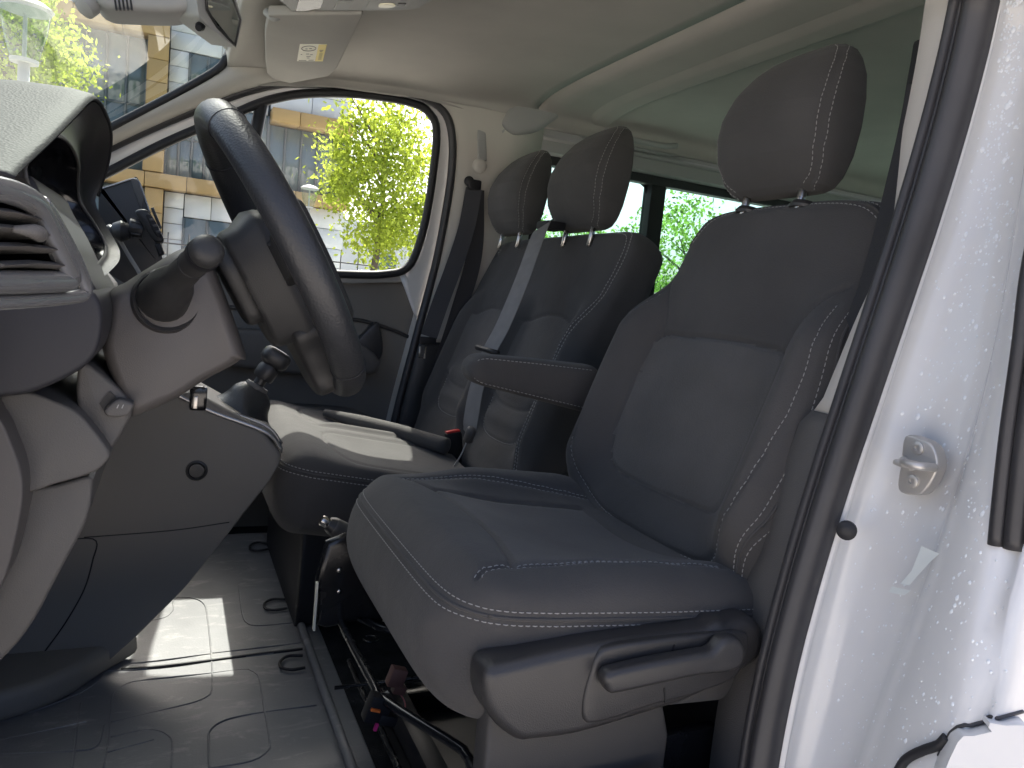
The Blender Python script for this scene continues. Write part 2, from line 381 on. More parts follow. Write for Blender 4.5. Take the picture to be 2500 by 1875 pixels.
side_e = crs([(.243, -.03), (.2435, .05), (.2455, .12), (.2465, .2), (.238, .28), (.226, .34), (.214, .40), (.203, .44), (.180, .470), (.14, .482), (.06, .4865), (-.03, .488), (-.12, .482), (-.17, .462)], 150)
def shell_path(soft, pl, inset, dd):
    return soft.path([(a*inset, b) for a, b in pl])
st = [bk.path(outer), bk.path(crs([(.200, -.01), (.208, .02), (.223, .07), (.229, .14), (.229, .2), (.222, .28), (.210, .34), (.198, .39), (.188, .45), (.165, .478), (.12, .490), (.03, .495), (-.08, .493), (-.14, .478), (-.175, .44)], 160))]
st.append(bk.path(crs([(.209, -.01), (.217, .02), (.233, .07), (.240, .14), (.240, .2), (.232, .28), (.219, .34), (.207, .39), (.197, .45), (.172, .487), (.125, .500), (.03, .5045), (-.08, .502), (-.15, .486), (-.186, .445)], 160)))
stitch(st, bk.obj)
tube("piping", bk.path(crs([(.2045, -.01), (.2125, .02), (.228, .07), (.2355, .14), (.2355, .2), (.228, .28), (.215, .34), (.203, .39), (.193, .45), (.169, .483), (.122, .495), (.03, .500), (-.08, .498), (-.145, .482), (-.181, .442)], 160))[0], .0022, M['fabric'], bk.obj, n=6)
# --- headrest
def headrest(parent, org, s=1.0, tilt=8, wk=1.0):
    t = math.radians(tilt); eb = (-math.sin(t), 0, math.cos(t)); ed = (math.cos(t), 0, math.sin(t)); H = .222*s
    w = lambda b: s*ip([0, .006, .02, .05, .09, .13, .165, .19, .205, .215, .2225], [.098*wk, .112*wk, .124*wk, .134*wk, .136*wk, .132*wk, .122*wk, .107*wk, .092*wk, .072*wk, .040*wk])(b/s)
    tf = lambda b: s*ip([0, .006, .02, .045, .08, .11, .15, .185, .205, .217, .2225], [.016, .030, .046, .066, .078, .079, .066, .044, .026, .012, .003])(b/s)
    tb = lambda b: s*ip([0, .008, .03, .1, .17, .205, .2225], [.006, .014, .018, .018, .013, .008, .003])(b/s)
    sm = lambda k: crs([(k*q*s*wk, b*s) for q, b in ((.085, .003), (.108, .018), (.121, .05), (.124, .09), (.120, .13), (.110, .165), (.096, .19), (.080, .207), (.062, .216))], 60)
    seam = [sm(1), sm(-1)]
    hr = Soft("headrest", org, (0, 1, 0), eb, ed, np.unique(np.r_[np.linspace(0, H, 90), H-(1-np.cos(np.linspace(0, 1.5, 14)))*.02, (1-np.cos(np.linspace(0, 1.5, 12)))*.012]), w, tf, tb, lambda b: 0, M['fabric'], parent, None, seam, nu=170, n=3.8, sd=.0025, sw=.003)
    ps = []
    for q in seam: ps += [hr.path(offs(q, .0045)), hr.path(offs(q, -.0045))]
    stitch(ps, hr.obj)
    for k in (-.058, .058):
        p = np.asarray(org)+np.array([.012, k*s, .012]); e = np.asarray(eb)
        tube("headrest_post", [p, p-e*.05], .0062, M['chrome'], hr.obj, n=12)
    return hr
hrD = headrest(seat, (-.810, YD-.014, .873), .98, 8, .86)
for k in (-.058, .058):
    p = np.array([-.802, YD-.014+k*.97, .850]); lathe("post_collar", [(.020, 0), (.021, .004), (.017, .010), (.009, .012)], p, (-.2, 0, 1), M['plastic'], seat, n=20)
# --- cushion
a6 = math.radians(4); CB = (-math.cos(a6), 0, -math.sin(a6)); CD = (-math.sin(a6), 0, math.cos(a6))
c0, c1 = 0.0, .43
def cw(b):
    w = ip([0, .05, .12, .25, .43], [.224, .237, .243, .244, .238])(b); rc = .085
    if b < rc: w -= rc*(1-math.sqrt(max(0, 1-((rc-b)/rc)**2)))*.75
    return w
lat = crs([(-.165, .075), (-.12, .098), (-.05, .112), (.03, .113), (.10, .108), (.186, .090)], 40)
bl = crs([(-.166, .07), (-.172, .12), (-.171, .19), (-.163, .26), (-.150, .34), (-.14, .40)], 50)
blin = crs([(-.118, .104), (-.122, .16), (-.118, .24), (-.11, .34)], 30)
br = crs([(.199, .046), (.190, .060), (.185, .12), (.183, .2), (.187, .28), (.193, .36)], 50)
def cfeat(A, B):
    aa = np.abs(A)
    bol = np.where(A > 0, .014, .026)*G(aa, .2, .045)*sstep(B, .06, .2)*(1-.6*sstep(B, .33, .43))
    dish = -.020*(1-np.clip((A/.17)**2, 0, 1))*sstep(B, .10, .22)
    roll = .010*G(B, .06, .05)
    return bol+dish+roll
cu = Soft("cushion", (-.246, YD, .413), (0, 1, 0), CB, CD, rowset(c0, c1, 150, .05), cw,
          lambda b: .062*endr(b, c0, c1, .06, .03), lambda b: .098*endr(b, c0, c1, .075, .03), ip([0, .05, .12, .43], [-.075, -.066, -.062, -.062]), M['fabric'], seat, cfeat, [lat, bl, br, blin], nu=220, n=5.5, sd=.006, sw=.0038)
recolor(cu, np.vstack([blin, lat[::-1][:0], br[::-1], lat[::-1]]), M['insert'])
# stitched welt around the front and the near side
ring = []
for b in np.linspace(.40, .05, 60): ring.append((cw(b)*.985, b))
for t in np.linspace(0, math.pi, 90):
    k = math.cos(t); b = .05-.042*math.sin(t); ring.append((k*cw(max(b, .008))*.99, b))
for b in np.linspace(.05, .40, 60): ring.append((-cw(b)*.985, b))
def welt(soft, ring, dz):
    P, N = [], []
    for a, b in ring:
        p = soft.o+a*soft.ea+b*soft.eb+soft.ed*dz
        c = soft.o+a*.55*soft.ea+(b*.6+.09)*soft.eb+soft.ed*(dz-.004); d = p-c; d /= np.linalg.norm(d)
        h = soft.bvh.ray_cast(Vector(p+d*.12), Vector(-d))
        if h[0] is None: continue
        n_ = np.array(h[1]); n_ = n_ if n_@d > 0 else -n_
        P.append(np.array(h[0])); N.append(n_)
    return np.array(P), np.array(N)
w1, w2, w3 = welt(cu, ring, -.026), welt(cu, ring, -.039), welt(cu, ring, -.0325)
sl = slice(0, 175)
stitch([w1, w2, cu.path(offs(bl, .004)), cu.path(offs(bl, -.004)), cu.path(offs(br, .004)), cu.path(offs(br, -.004))], cu.obj)
tube("piping", w3[0], .0022, M['fabric'], cu.obj, n=6)
# torn foam under the front corner
P_ = ats("1130,1716 1140,1704 1160,1703 1150,1714", y=.612); mesh("foam_tear", P_+[p-np.array([.012, .01, -.012]) for p in P_], [(0, 1, 2, 3), (7, 6, 5, 4), (0, 4, 5, 1), (1, 5, 6, 2), (2, 6, 7, 3), (3, 7, 4, 0)], M['foam'], cu.obj)
P_ = ats("1098,1704 1132,1706 1132,1722 1128,1736 1120,1724 1106,1722", y=.606); mesh("torn_cloth", P_+[p-np.array([.002, .002, 0]) for p in P_], [(0, 1, 2, 3, 4, 5), (11, 10, 9, 8, 7, 6)]+[(i, i+6, (i+1) % 6+6, (i+1) % 6) for i in range(6)], M['fabric'], cu.obj, smooth=False)
# cushion-to-backrest filler cloth
fl = Soft("rear_filler", (-.565, YD, .366), (0, 1, 0), (-.9, 0, .1), (.1, 0, .99), np.linspace(0, .12, 30), lambda b: .235, lambda b: .035*endr(b, 0, .12, .04, .04), lambda b: .06*endr(b, 0, .12, .04, .04), lambda b: -.03, M['fabric'], seat, None, (), nu=80, n=5)
# --- side shield
shp = crs(xz(ats('1185,1652 1206,1631 1270,1614 1417,1580 1600,1551 1727,1534 1756,1519 1781,1521 1853,1517 1862,1600 1777,1662 1684,1711 1600,1740 1417,1795 1300,1812 1265,1812 1215,1775 1185,1723', y=.70)), 90, True)
sh = prism("side_shield", shp, 'y', .655, .702, M['plastic'], seat, bev=.012, seg=5)
rec = crs(xz(ats('1428,1700 1445,1640 1460,1600 1490,1580 1600,1562 1727,1548 1800,1540 1830,1560 1800,1650 1700,1695 1600,1722 1500,1755 1440,1768 1424,1750', y=.705)), 80, True)
prism("shield_recess", rec, 'y', .690, .7055, M['plastic'], sh, bev=.004, seg=3)
lev = crs(xz(ats('1474,1660 1482,1645 1502,1634 1600,1612 1700,1594 1739,1586 1760,1562 1785,1553 1808,1562 1818,1590 1810,1622 1780,1640 1700,1650 1600,1672 1500,1693 1482,1686', y=.722)), 80, True)
prism("recline_lever", lev, 'y', .706, .726, M['plastic'], sh, bev=.007, seg=4)
prism("shield_slit", xz(ats('1645,1574 1649,1574 1640,1604 1636,1604', y=.7062)), 'y', .700, .7064, M['dark'], sh, bev=0)
prism("shield_slit", xz(ats('1621,1680 1625,1680 1627,1716 1623,1716', y=.7062)), 'y', .700, .7064, M['dark'], sh, bev=0)
lathe("bolt_cap", [(.013, 0), (.013, .006), (.010, .008), (.003, .008)], at(1778, 1756, y=.66), (0, 1, 0), M['plastic'], seat, n=20)
# pedestal and rails
prism("base_cover", [(-.300, .10), (-.298, .285), (-.50, .285), (-.52, .225), (-.52, .10)], 'y', .640, .672, mat('seat base plastic', (.055, .053, .051), .6, .3, [(-800, .2, .0007)]), seat, bev=.006)
box('shade_panel', (-.66, .44, .13), (.03, .44, .30), M['dark'], seat, .01)  # added dark panel, shuts out the greenish rear glow under the seat
prism("base_frame", [(-.34, .0), (-.34, .20), (-.62, .20), (-.62, .0)], 'y', .62, .638, M['blackmetal'], seat, bev=.004)
prism("inner_frame", xz(ats('775,1420 772,1535 800,1545 895,1520 990,1540 990,1340 850,1310 800,1330', y=.20)), 'y', .17, .19, M['blackmetal'], seat, bev=.01)
for z, y in ((.235, .245), (.30, .245)):
    pass
for k in range(2): lathe("rivet", [(.004, 0), (.0035, .002), (.001, .003)], at(828, 1392+k*52, y=.192), (0, 1, 0), M['chrome'], seat, n=10)
box("sticker", at(770, 1480, y=.195), (.003, .008, .075), M['cream'], seat, bev=0)
for y in (.24, .60):
    box("rail", (-.47, y, .055), (.32, .034, .035), M['blackmetal'], seat, .006)
    tube("rail_lip", [(-.25, y-.02, .076), (-.64, y-.02, .076)], .003, M['blackmetal'], seat, n=8)
tube("slide_bar", [at(990, 1420, z=.17)] and [(-.42, .225, .150), (-.33, .222, .160), tuple(at(829, 1492, z=.165)), tuple(at(911, 1670, z=.165)), tuple(at(940, 1710, z=.165)), tuple(at(1115, 1820, z=.165)), tuple(at(1140, 1845, z=.165)), tuple(at(1190, 1905, z=.165)), (-.42, .62, .15)], .0062, M['blackmetal'], seat, n=12, smoothn=120)
tube("cross_wire", [tuple(q) for q in ats('852,1612 880,1680 900,1720 935,1790 975,1880', z=.06)], .004, M['blackmetal'], seat, n=8, smoothn=40)
box("front_crossmember", (-.335, .42, .065), (.03, .36, .04), M['dark'], seat, .008)
box("under_pan", (-.45, .42, .03), (.28, .33, .02), M['dark'], seat, .004)
tube("slide_spring", [at(905, 1560, z=.09)+np.array([.012*math.cos(t), .012*math.sin(t), .0]) for t in np.linspace(0, 5.2, 20)], .002, M['blackmetal'], seat, n=6)
# armrest on the inboard side
arm = Soft("armrest", (-.672, .128, .547), (0, 1, 0), (.985, 0, .085), (-.085, 0, .985), rowset(-.03, .228, 60, .03), lambda b: .034*endr(b, -.03, .228, .02, .03)**.6,
           lambda b: ip([-.03, .1, .228], [.040, .034, .026])(b)*endr(b, -.03, .228, .03, .030), lambda b: ip([-.03, .1, .228], [.050, .036, .022])(b)*endr(b, -.03, .228, .03, .030), lambda b: 0, M['fabric'], seat, None, (), nu=90, n=4)
def loop_on(soft, y, bs, tt, bb):
    P, N = [], []
    for b, d in list(zip(bs, tt))+list(zip(bs[::-1], bb[::-1])):
        p = soft.o+b*soft.eb+soft.ed*d+np.array([0, y+.05, 0]); h = soft.bvh.ray_cast(Vector(p), Vector((0, -1, 0)))
        if h[0] is not None: P.append(np.array(h[0])); N.append(np.array((0, 1, 0)))
    return np.array(P), np.array(N)
bs_ = np.linspace(0, .217, 60)
stitch([loop_on(arm, .034, bs_, [ip([-.03, .1, .228], [.040, .034, .026])(b)*endr(b, -.03, .228, .03, .030)*.80 for b in bs_], [-ip([-.03, .1, .228], [.050, .036, .022])(b)*endr(b, -.03, .228, .03, .030)*.80 for b in bs_])], arm.obj)
# loose connector under the seat
con = empty("wiring_connector", at(965, 1650, y=.36), "brown wiring connector with a pink wire hanging under the driver's seat", "connector")
cc = at(968, 1652, y=.36); RX = Matrix.Rotation(math.radians(-18), 3, 'Y')
box("housing", cc, (.022, .016, .026), M['brown'], con, .002, RX)
box("housing", cc+np.array([-.004, .002, -.017]), (.018, .014, .012), M['brown'], con, .002, RX)
tube("wire", [cc+np.array([-.004, .006, -.02]), cc+np.array([-.012, .010, -.034]), cc+np.array([-.012, .012, -.05])], .0011, M['pinkwire'], con, n=6, smoothn=14)
box("bracket", cc+np.array([.012, .0, -.036]), (.02, .02, .02), M['greyplastic'], con, .003, Matrix.Rotation(.5, 3, 'Y'))
con2 = empty("plug_block", at(925, 1735, y=.40), "black plug block with an orange clip beside the seat slide bar", "connector")
c2 = at(922, 1728, y=.42)
box("housing", c2, (.03, .02, .035), M['dark'], con2, .003, RX); box("clip", c2+np.array([.006, .012, .004]), (.012, .004, .003), M['orange'], con2, 0, RX)
box("housing", c2+np.array([-.012, .003, -.014]), (.024, .018, .014), M['dark'], con2, .003, RX); box("wire_seal", c2+np.array([.004, .013, -.018]), (.004, .004, .009), M['magenta'], con2, 0, RX)

# ================================================================== passenger bench
bench = empty("passenger_bench", (-.45, -.40, 0), "two-place charcoal passenger bench with pale stitching, far side of cab", "car seat")
YB, WB = -.410, .380; CM, CP = -.225, -.565
def pw(b):
    w = ip([-.04, .02, .3, .45, .6], [.360, .376, .383, .380, .365])(b); rc = .06; e = .594
    if b > e-rc: w -= rc*(1-math.sqrt(max(0, 1-((b-e+rc)/rc)**2)))
    return w
def seatlines(cy, lw):
    top = crs([(cy-lw, .345), (cy-lw*.5, .366), (cy, .372), (cy+lw*.5, .366), (cy+lw, .345)], 30)
    lft = crs([(cy-lw, .345), (cy-lw*1.02, .26), (cy-lw*.98, .17), (cy-lw*.92, .10)], 30); rgt = lft*[-1, 1]+[2*cy, 0]
    pad = crs([(cy-lw*.95, .165), (cy-lw*.6, .146), (cy, .140), (cy+lw*.6, .146), (cy+lw*.95, .165)], 30)
    bot = crs([(cy-lw*.93, .15), (cy-lw*.86, .09), (cy-lw*.6, .068), (cy, .062), (cy+lw*.6, .068), (cy+lw*.86, .09), (cy+lw*.93, .15)], 50)
    return top, lft, rgt, pad, bot
LM, LP = seatlines(CM-YB, .118), seatlines(CP-YB, .118)
edge = crs([(.318, -.02), (.318, .1), (.316, .2), (.320, .3), (.332, .39), (.338, .48), (.330, .55), (.30, .578), (.2, .584), (0, .586), (-.2, .586), (-.31, .577), (-.335, .53)], 120)+np.array([.018, 0])
midv = [(.0, -.03), (.0, .55)]
def pfeat(A, B):
    f = 0
    for c in (CM-YB, CP-YB):
        u = np.abs(A-c)
        f = f+.024*G(u, .155, .035)*sstep(B, 0, .1)*(1-sstep(B, .33, .44)) - .012*(1-sstep(u, .10, .14))*sstep(B, .02, .1)*(1-sstep(B, .36, .42))
        f = f+.012*G(B, .11, .025)*(1-sstep(u, .08, .12))+.010*G(B, .175, .022)*(1-sstep(u, .08, .12))
    return f
pb = Soft("backrest", (-.625, YB, .325), (0, 1, 0), EB, ED, rowset(-.04, .594, 180, .03), pw, lambda b: .055*endr(b, -.04, .594, .03, .035), lambda b: .065*endr(b, -.04, .594, .03, .045), ip([-.04, .3, .56], [-.075, -.075, -.09]), M['fabric'], bench, pfeat,
          list(LM)+list(LP)+[edge, [(-.004, .03), (-.004, .35)]], nu=260, n=6, sd=.004)
for L_ in (LM, LP): recolor(pb, np.vstack([L_[0], L_[2], L_[4][::-1], L_[1][::-1]]), M['insert'])
stitch([pb.path(offs(edge, .005)), pb.path(offs(edge, -.005)), pb.path(LM[4]), pb.path(LP[4])], pb.obj, r=.0009)
# rear filler on the near side of the backrest
hrM = headrest(bench, (-.862, CM-.036, .862), 1.09, 10, .87); hrP = headrest(bench, (-.848, CP-.055, .866), 1.05, 10, .84)
def qw(b):
    w = ip([0, .06, .45], [.325, .337, .335])(b); rc = .07
    if b < rc: w -= rc*(1-math.sqrt(max(0, 1-((rc-b)/rc)**2)))*.6
    return w
def qfeat(A, B):
    f = 0
    for c in (CM-YB, CP-YB):
        u = np.abs(A-c); f = f-.016*(1-np.clip((u/.15)**2, 0, 1))*sstep(B, .05, .2)
    return f+.012*G(A, -.003, .022)*sstep(B, .1, .16)+.006*G(B, .05, .05)
YC = -.405
qs = [crs([(c-.13, .43), (c-.13, .2), (c-.12, .13), (c-.06, .108), (c, .104), (c+.06, .108), (c+.12, .13), (c+.13, .2), (c+.13, .43)], 60) for c in (CM-YC, CP-YC)]
pc = Soft("cushion", (-.195, YC, .385), (0, 1, 0), (-.988, 0, -.15), (-.15, 0, .988), rowset(0, .45, 120, .05), qw, lambda b: .055*endr(b, 0, .45, .05, .03), lambda b: .12*endr(b, 0, .45, .06, .03), ip([0, .06, .45], [-.066, -.058, -.055]), M['fabric'], bench, qfeat, qs+[[(-.016, .12), (-.016, .44)], [(.016, .12), (.016, .44)]], nu=260, n=6, sd=.004)
ring = []
for b in np.linspace(.42, .05, 70): ring.append((qw(b)*.99, b))
for t in np.linspace(0, math.pi, 120):
    b = .05-.044*math.sin(t)**.6; ring.append((math.cos(t)*qw(max(b, .006))*.99, b))
def welt2(soft, ring, dz):
    P, N = [], []
    for a, b in ring:
        p = soft.o+a*soft.ea+b*soft.eb+soft.ed*dz; c = soft.o+a*.8*soft.ea+(b+.08)*soft.eb+soft.ed*(dz-.004); d = p-c; d /= np.linalg.norm(d)
        h = soft.bvh.ray_cast(Vector(p+d*.1), Vector(-d))
        if h[0] is None: continue
        n_ = np.array(h[1]); P.append(np.array(h[0])); N.append(n_ if n_@d > 0 else -n_)
    return np.array(P), np.array(N)
stitch([welt2(pc, ring, -.036), welt2(pc, ring, -.048)], pc.obj, r=.0009)
tube("piping", welt2(pc, ring, -.042)[0], .0022, M['fabric'], pc.obj, n=6)
prism("base", [(-.25, .0), (-.25, .23), (-.60, .22), (-.60, .0)], 'y', -.68, -.16, M['dark'], bench, bev=.01)
prism("side_cover", xz(ats('700,1130 760,1265 830,1300 1010,1300 1240,1260 1330,1200 1180,1180 900,1150', y=-.10)), 'y', -.12, -.095, M['fabric'], bench, bev=.01)
tube("hinge_rod", [(-.66, -.03, .30), (-.66, .03, .30)], .006, M['chrome'], bench, n=10)
tube('stalk_sleeve', [at(795, 1008, z=.356), at(870, 1028, z=.354), at(960, 1052, z=.350), at(1090, 1090, z=.338)], [.010, .018, .020, .020], M['fabric'], bench, n=16, smoothn=30)
# belt buckle standing up between the bench places
bu = empty("belt_buckle", at(1110, 1090, y=-.35), "black belt buckle with red release button between the bench places", "belt buckle")
bc = at(1108, 1092, y=-.35)
box("housing", bc, (.040, .022, .075), M['dark'], bu, .006, Matrix.Rotation(math.radians(10), 3, 'Y')); box("release_button", bc+np.array([.007, 0, .0385]), (.034, .014, .005), M['red'], bu, .0015, Matrix.Rotation(math.radians(10), 3, 'Y'))
box("stalk", bc+np.array([-.012, 0, -.05]), (.02, .008, .04), M['dark'], bu, .003)

# ================================================================== cab shell
def struct(o): o["kind"] = "structure"; return o
struct(box("floor", (-1.15, -.03, -.045), (4.3, 1.70, .06), M['carpet'], None, 0))
yw = lambda z: -.835+.115*max(0, z-.72)                 # far side wall leans in above the waist
def roof_z(x): return float(np.interp(x, [-3.3, -1.5, -.93, -.5, -.25, -.09], [1.31, 1.31, 1.30, 1.28, 1.255, 1.222]))
def roof_sec(x, n=40):
    zc = roof_z(x); ze = float(np.interp(x, [-3.3, -.95, -.7, -.58, -.35, -.15, -.09], [1.20, 1.20, 1.20, 1.205, 1.19, 1.15, 1.15]))
    th = np.linspace(0, math.pi, n); y = .775*np.sign(np.cos(th))*np.abs(np.cos(th))**.30; z = ze+(zc-ze)*np.abs(np.sin(th))**.55
    return np.stack([np.full(n, x), y, z], 1)
cf = struct(grid("ceiling", [roof_sec(x) for x in np.linspace(-.09, -.927, 26)], M['headliner'], None, .03, 1))
cr = grid("rear_headliner", [roof_sec(x) for x in np.linspace(-.931, -3.2, 30)], M['headliner'], cf, .03, 1)
band = []
for x in np.linspace(-.97, -1.20, 32):
    s = float(np.interp(x, [-1.20, -1.185, -1.17, -1.12, -1.05, -.97], [0, .55, 1, .95, .5, 0])); q = roof_sec(x)[3:-3].copy(); q[:, 2] -= -.002+.042*s; band.append(q)
grid("roof_crossbow", band, M['headliner'], cf)
tube("headliner_joint", roof_sec(-.929)[2:-2]-[0, 0, .0015], .003, M['dark'], cf, n=6)
box("roof_skin", (-1.65, 0, 1.38), (3.2, 1.5, .03), M['white'], cf, .01)
# --- windscreen, its seal and the far A-pillar trim
ws_edge = [(.62, .63), (.40, .80), (.27, .90), (.146, .997), (.03, 1.085), (-.045, 1.145), (-.082, 1.18), (-.097, 1.215)]
WE = crs([(x, -.74+.05*max(0, z-.9), z) for x, z in ws_edge], 50)
vanb = empty("van_body", (0, 0, -.1), "white painted van body framing the open driver's doorway", "van")
rows = []
for q in WE:
    rows.append([np.array([q[0]+.05*(1-abs(k)**2.2)*.6, q[1]*k, q[2]+.02*(1-abs(k)**2.2)]) for k in np.linspace(1, -1, 25)])
grid("windscreen", rows, M['wsglass'], vanb)
tube("windscreen_seal", WE-np.array([0, -.004, .004]), .010, M['black'], vanb, n=8)
tube("windscreen_seal", (WE*[1, -1, 1])-np.array([0, .004, .004]), .010, M['black'], vanb, n=8)
tube("windscreen_header", [(-.092, -.70, 1.222), (-.075, -.35, 1.236), (-.068, 0, 1.24), (-.075, .35, 1.236), (-.092, .70, 1.222)], .014, M['headliner'], vanb, n=10, smoothn=40)
# frame curve of the far door: S = outer edge of the door frame, W = window opening
Wc = [(.46, .690), (.33, .775), (.168, .888), (.02, .995), (-.149, 1.098), (-.25, 1.140), (-.352, 1.166), (-.47, 1.181), (-.577, 1.182), (-.625, 1.163), (-.649, 1.120), (-.652, 1.0), (-.645, .88), (-.628, .79), (-.605, .748), (-.560, .730), (-.452, .716), (-.1, .697), (.25, .685)]
Wc = crs(Wc, 180, True)
Sc = [(.52, .60), (.40, .765), (.19, .925), (.03, 1.035), (-.14, 1.136), (-.25, 1.180), (-.352, 1.202), (-.47, 1.212), (-.60, 1.208), (-.66, 1.185), (-.690, 1.130), (-.702, 1.04), (-.700, .92), (-.686, .75), (-.650, .55), (-.612, .34), (-.58, .12), (-.55, .02)]
Sc = crs(Sc, 170)
W3 = np.array([(x, yw(z), z+.012*max(0, min(1, (z-1.08)/.06))) for x, z in Wc]); S3 = np.array([(x, yw(z)+.018, z) for x, z in Sc])
# A-pillar trim (far and near side)
for sgn in (1, -1):
    up_ = S3[:70]; base = crs(WE, 70)
    rws = []
    for a, b in zip(up_, base):
        n_ = np.array([0, .02, 0]); rws.append([b+np.array([.004, 0, -.012]), b*.75+a*.25+n_*.8, b*.5+a*.5+n_, b*.25+a*.75+n_*.8, a+np.array([0, -.004, .004])])
    rws = [np.array(r)*[1, sgn, 1] for r in rws]
    if sgn == 1: grid("a_pillar_trim", rws, M['beige'], vanb, .01, 0)
    else: grid("a_pillar_trim", [r+np.array([.30, .05, 0]) for r in rws[:60]], M['beige'], vanb, .01, 0)
# headliner side strip between roof edge and door frame
rws = []
for p in S3[44:112]:
    zr = roof_sec(min(-.09, p[0]))[-1]; e = np.array([min(p[0], -.09), zr[1], zr[2]])
    rws.append([p+np.array([0, 0, .003]), p*.6+e*.4+np.array([0, .012, .0]), e+np.array([0, .004, .012])])
grid("side_rail_trim", rws, M['headliner'], vanb, .008, 0)
# far B-pillar trim
Bp = S3[84:168]; rws = []
for p in Bp:
    x1 = -.965
    rws.append([p+np.array([-.003, .0, 0]), p+np.array([-.018, .010, 0]), p+np.array([-.045, .012, 0]), np.array([(p[0]+x1)/2-.03, yw(p[2])+.034, p[2]]), np.array([x1, yw(p[2])+.02, p[2]])])
k = max(i for i, p in enumerate(Bp) if p[2] > .545)
grid("pillar_trim", rws[:k+1], M['beige'], vanb, .008, 0)
grid("pillar_trim_lower", [[q+np.array([0, .003, 0]) for q in r] for r in rws[k:]], M['plastic'], vanb, .008, 0)
tube("door_seal", S3+np.array([.002, .004, 0]), .0115, M['seal'], vanb, n=10)
# height adjuster on the far pillar
adj = at(1171, 405, y=-.756)
prism("adjuster_slot", xz(ats('1158,318 1180,320 1182,395 1162,395', y=-.772)), 'y', -.785, -.750, M['greyplastic'], vanb, .003)
lathe("adjuster_button", [(.020, 0), (.021, .006), (.015, .012), (.006, .013)], adj+np.array([0, -.004, 0]), (.15, 1, 0), M['beige'], vanb, n=24)
# rear far wall with tinted panes
wall = struct(empty("wall_right", (-2, -.85, .5), None, None))
def wallbox(name, x0, x1, z0, z1, m, y=-.85, t=.04, par=None, bev=.004): return box(name, ((x0+x1)/2, y, (z0+z1)/2), (abs(x1-x0), t, z1-z0), m, par or wall, bev)
wallbox("lower_panel", -.9, -3.2, 0, .76, M['plastic2'])
wallbox("upper_trim", -.955, -3.2, 1.135, 1.26, M['greyplastic'], y=-.815, t=.06, bev=.02)
wallbox("window_frame", -.96, -3.2, 1.108, 1.150, M['black'], y=-.838, t=.04)
for x0, x1 in ((-.93, -1.0), (-1.405, -1.462), (-2.15, -2.25), (-3.0, -3.2)): wallbox("window_post", x0, x1, .74, 1.125, M['black'], t=.05)
for x0, x1 in ((-1.0, -1.405), (-1.462, -2.15), (-2.25, -3.0)): wallbox("window_pane", x0, x1, .75, 1.125, M['tint'], y=-.862, t=.005, bev=0)
tube("trim_rail", [(-.98, -.785, 1.178), (-1.4, -.783, 1.183), (-2.2, -.783, 1.183), (-3.1, -.783, 1.183)], .008, M['greyplastic'], wall, n=10)
# corner fillets of the panes
for x, sx in ((-1.405, 1), (-1.462, -1)):
    mesh("pane_corner", [(x, -.857, 1.11), (x+sx*.03, -.857, 1.11), (x+sx*.010, -.857, 1.10), (x, -.857, 1.08)], [(0, 1, 2, 3)], M['black'], wall)
wl_ = struct(empty("wall_left", (-2, .85, .5), None, None))
box("lower_panel", (-2.05, .86, .38), (2.4, .04, .76), M['plastic2'], wl_, .004); box("upper_trim", (-2.05, .83, 1.19), (2.4, .06, .13), M['greyplastic'], wl_, .01)
for x in (-.87, -1.45, -2.3, -3.15): box("window_post", (x, .86, .94), (.08, .04, .40), M['black'], wl_, .004)
box("window_pane", (-2.0, .868, .94), (2.3, .005, .39), M['tint'], wl_, 0)
wb = struct(empty("wall_rear", (-3.22, 0, .5), None, None))
box("lower_panel", (-3.22, 0, .40), (.04, 1.66, .8), M['plastic2'], wb, .004); box("upper_trim", (-3.22, 0, 1.22), (.04, 1.6, .12), M['greyplastic'], wb, .004)
box("window_pane", (-3.225, 0, .98), (.005, 1.5, .37), M['tint'], wb, 0)
for y in (-.78, 0, .78): box("window_post", (-3.22, y, .98), (.04, .1, .40), M['black'], wb, .004)
# roof side: grab handle in its recess, corner cap
gh = empty("grab_handle", (-1.3, -.77, 1.22), "grey roof grab handle in a moulded recess above the tinted rear windows", "grab handle")
prism("recess_plate", crs([(-1.10, 1.20), (-1.12, 1.245), (-1.17, 1.258), (-1.45, 1.262), (-1.50, 1.24), (-1.46, 1.20), (-1.3, 1.19)], 40, True), 'y', -.80, -.768, M['greyplastic'], gh, .008)
tube("handle", [(-1.16, -.768, 1.235), (-1.17, -.745, 1.222), (-1.22, -.738, 1.212), (-1.36, -.738, 1.212), (-1.42, -.745, 1.222), (-1.43, -.768, 1.235)], .009, M['greyplastic'], gh, n=12, smoothn=50)
cap = empty("roof_corner_cap", (-.9, -.74, 1.23), "light grey moulded cap at the roof corner above the far belt pillar", "trim cap")
prism("cover", crs([(-.825, 1.178), (-.835, 1.215), (-.868, 1.25), (-.915, 1.266), (-.985, 1.262), (-1.005, 1.235), (-.975, 1.205), (-.94, 1.18), (-.90, 1.165), (-.86, 1.158)], 60, True), 'y', -.81, -.735, M['greyplastic'], cap, .022, seg=5)
lathe("screw_cover", [(.009, 0), (.009, .004), (.004, .005)], (-.83, -.752, 1.165), (.3, 1, 0), M['greyplastic'], cap, n=16)
# --- far front door
door = empty("passenger_door", (-.2, -.83, 0), "closed far passenger door with white frame and dark trim panel", "door")
fr = []
for p, q in zip(crs(S3[:150], 150), [None]*150): fr.append(p)
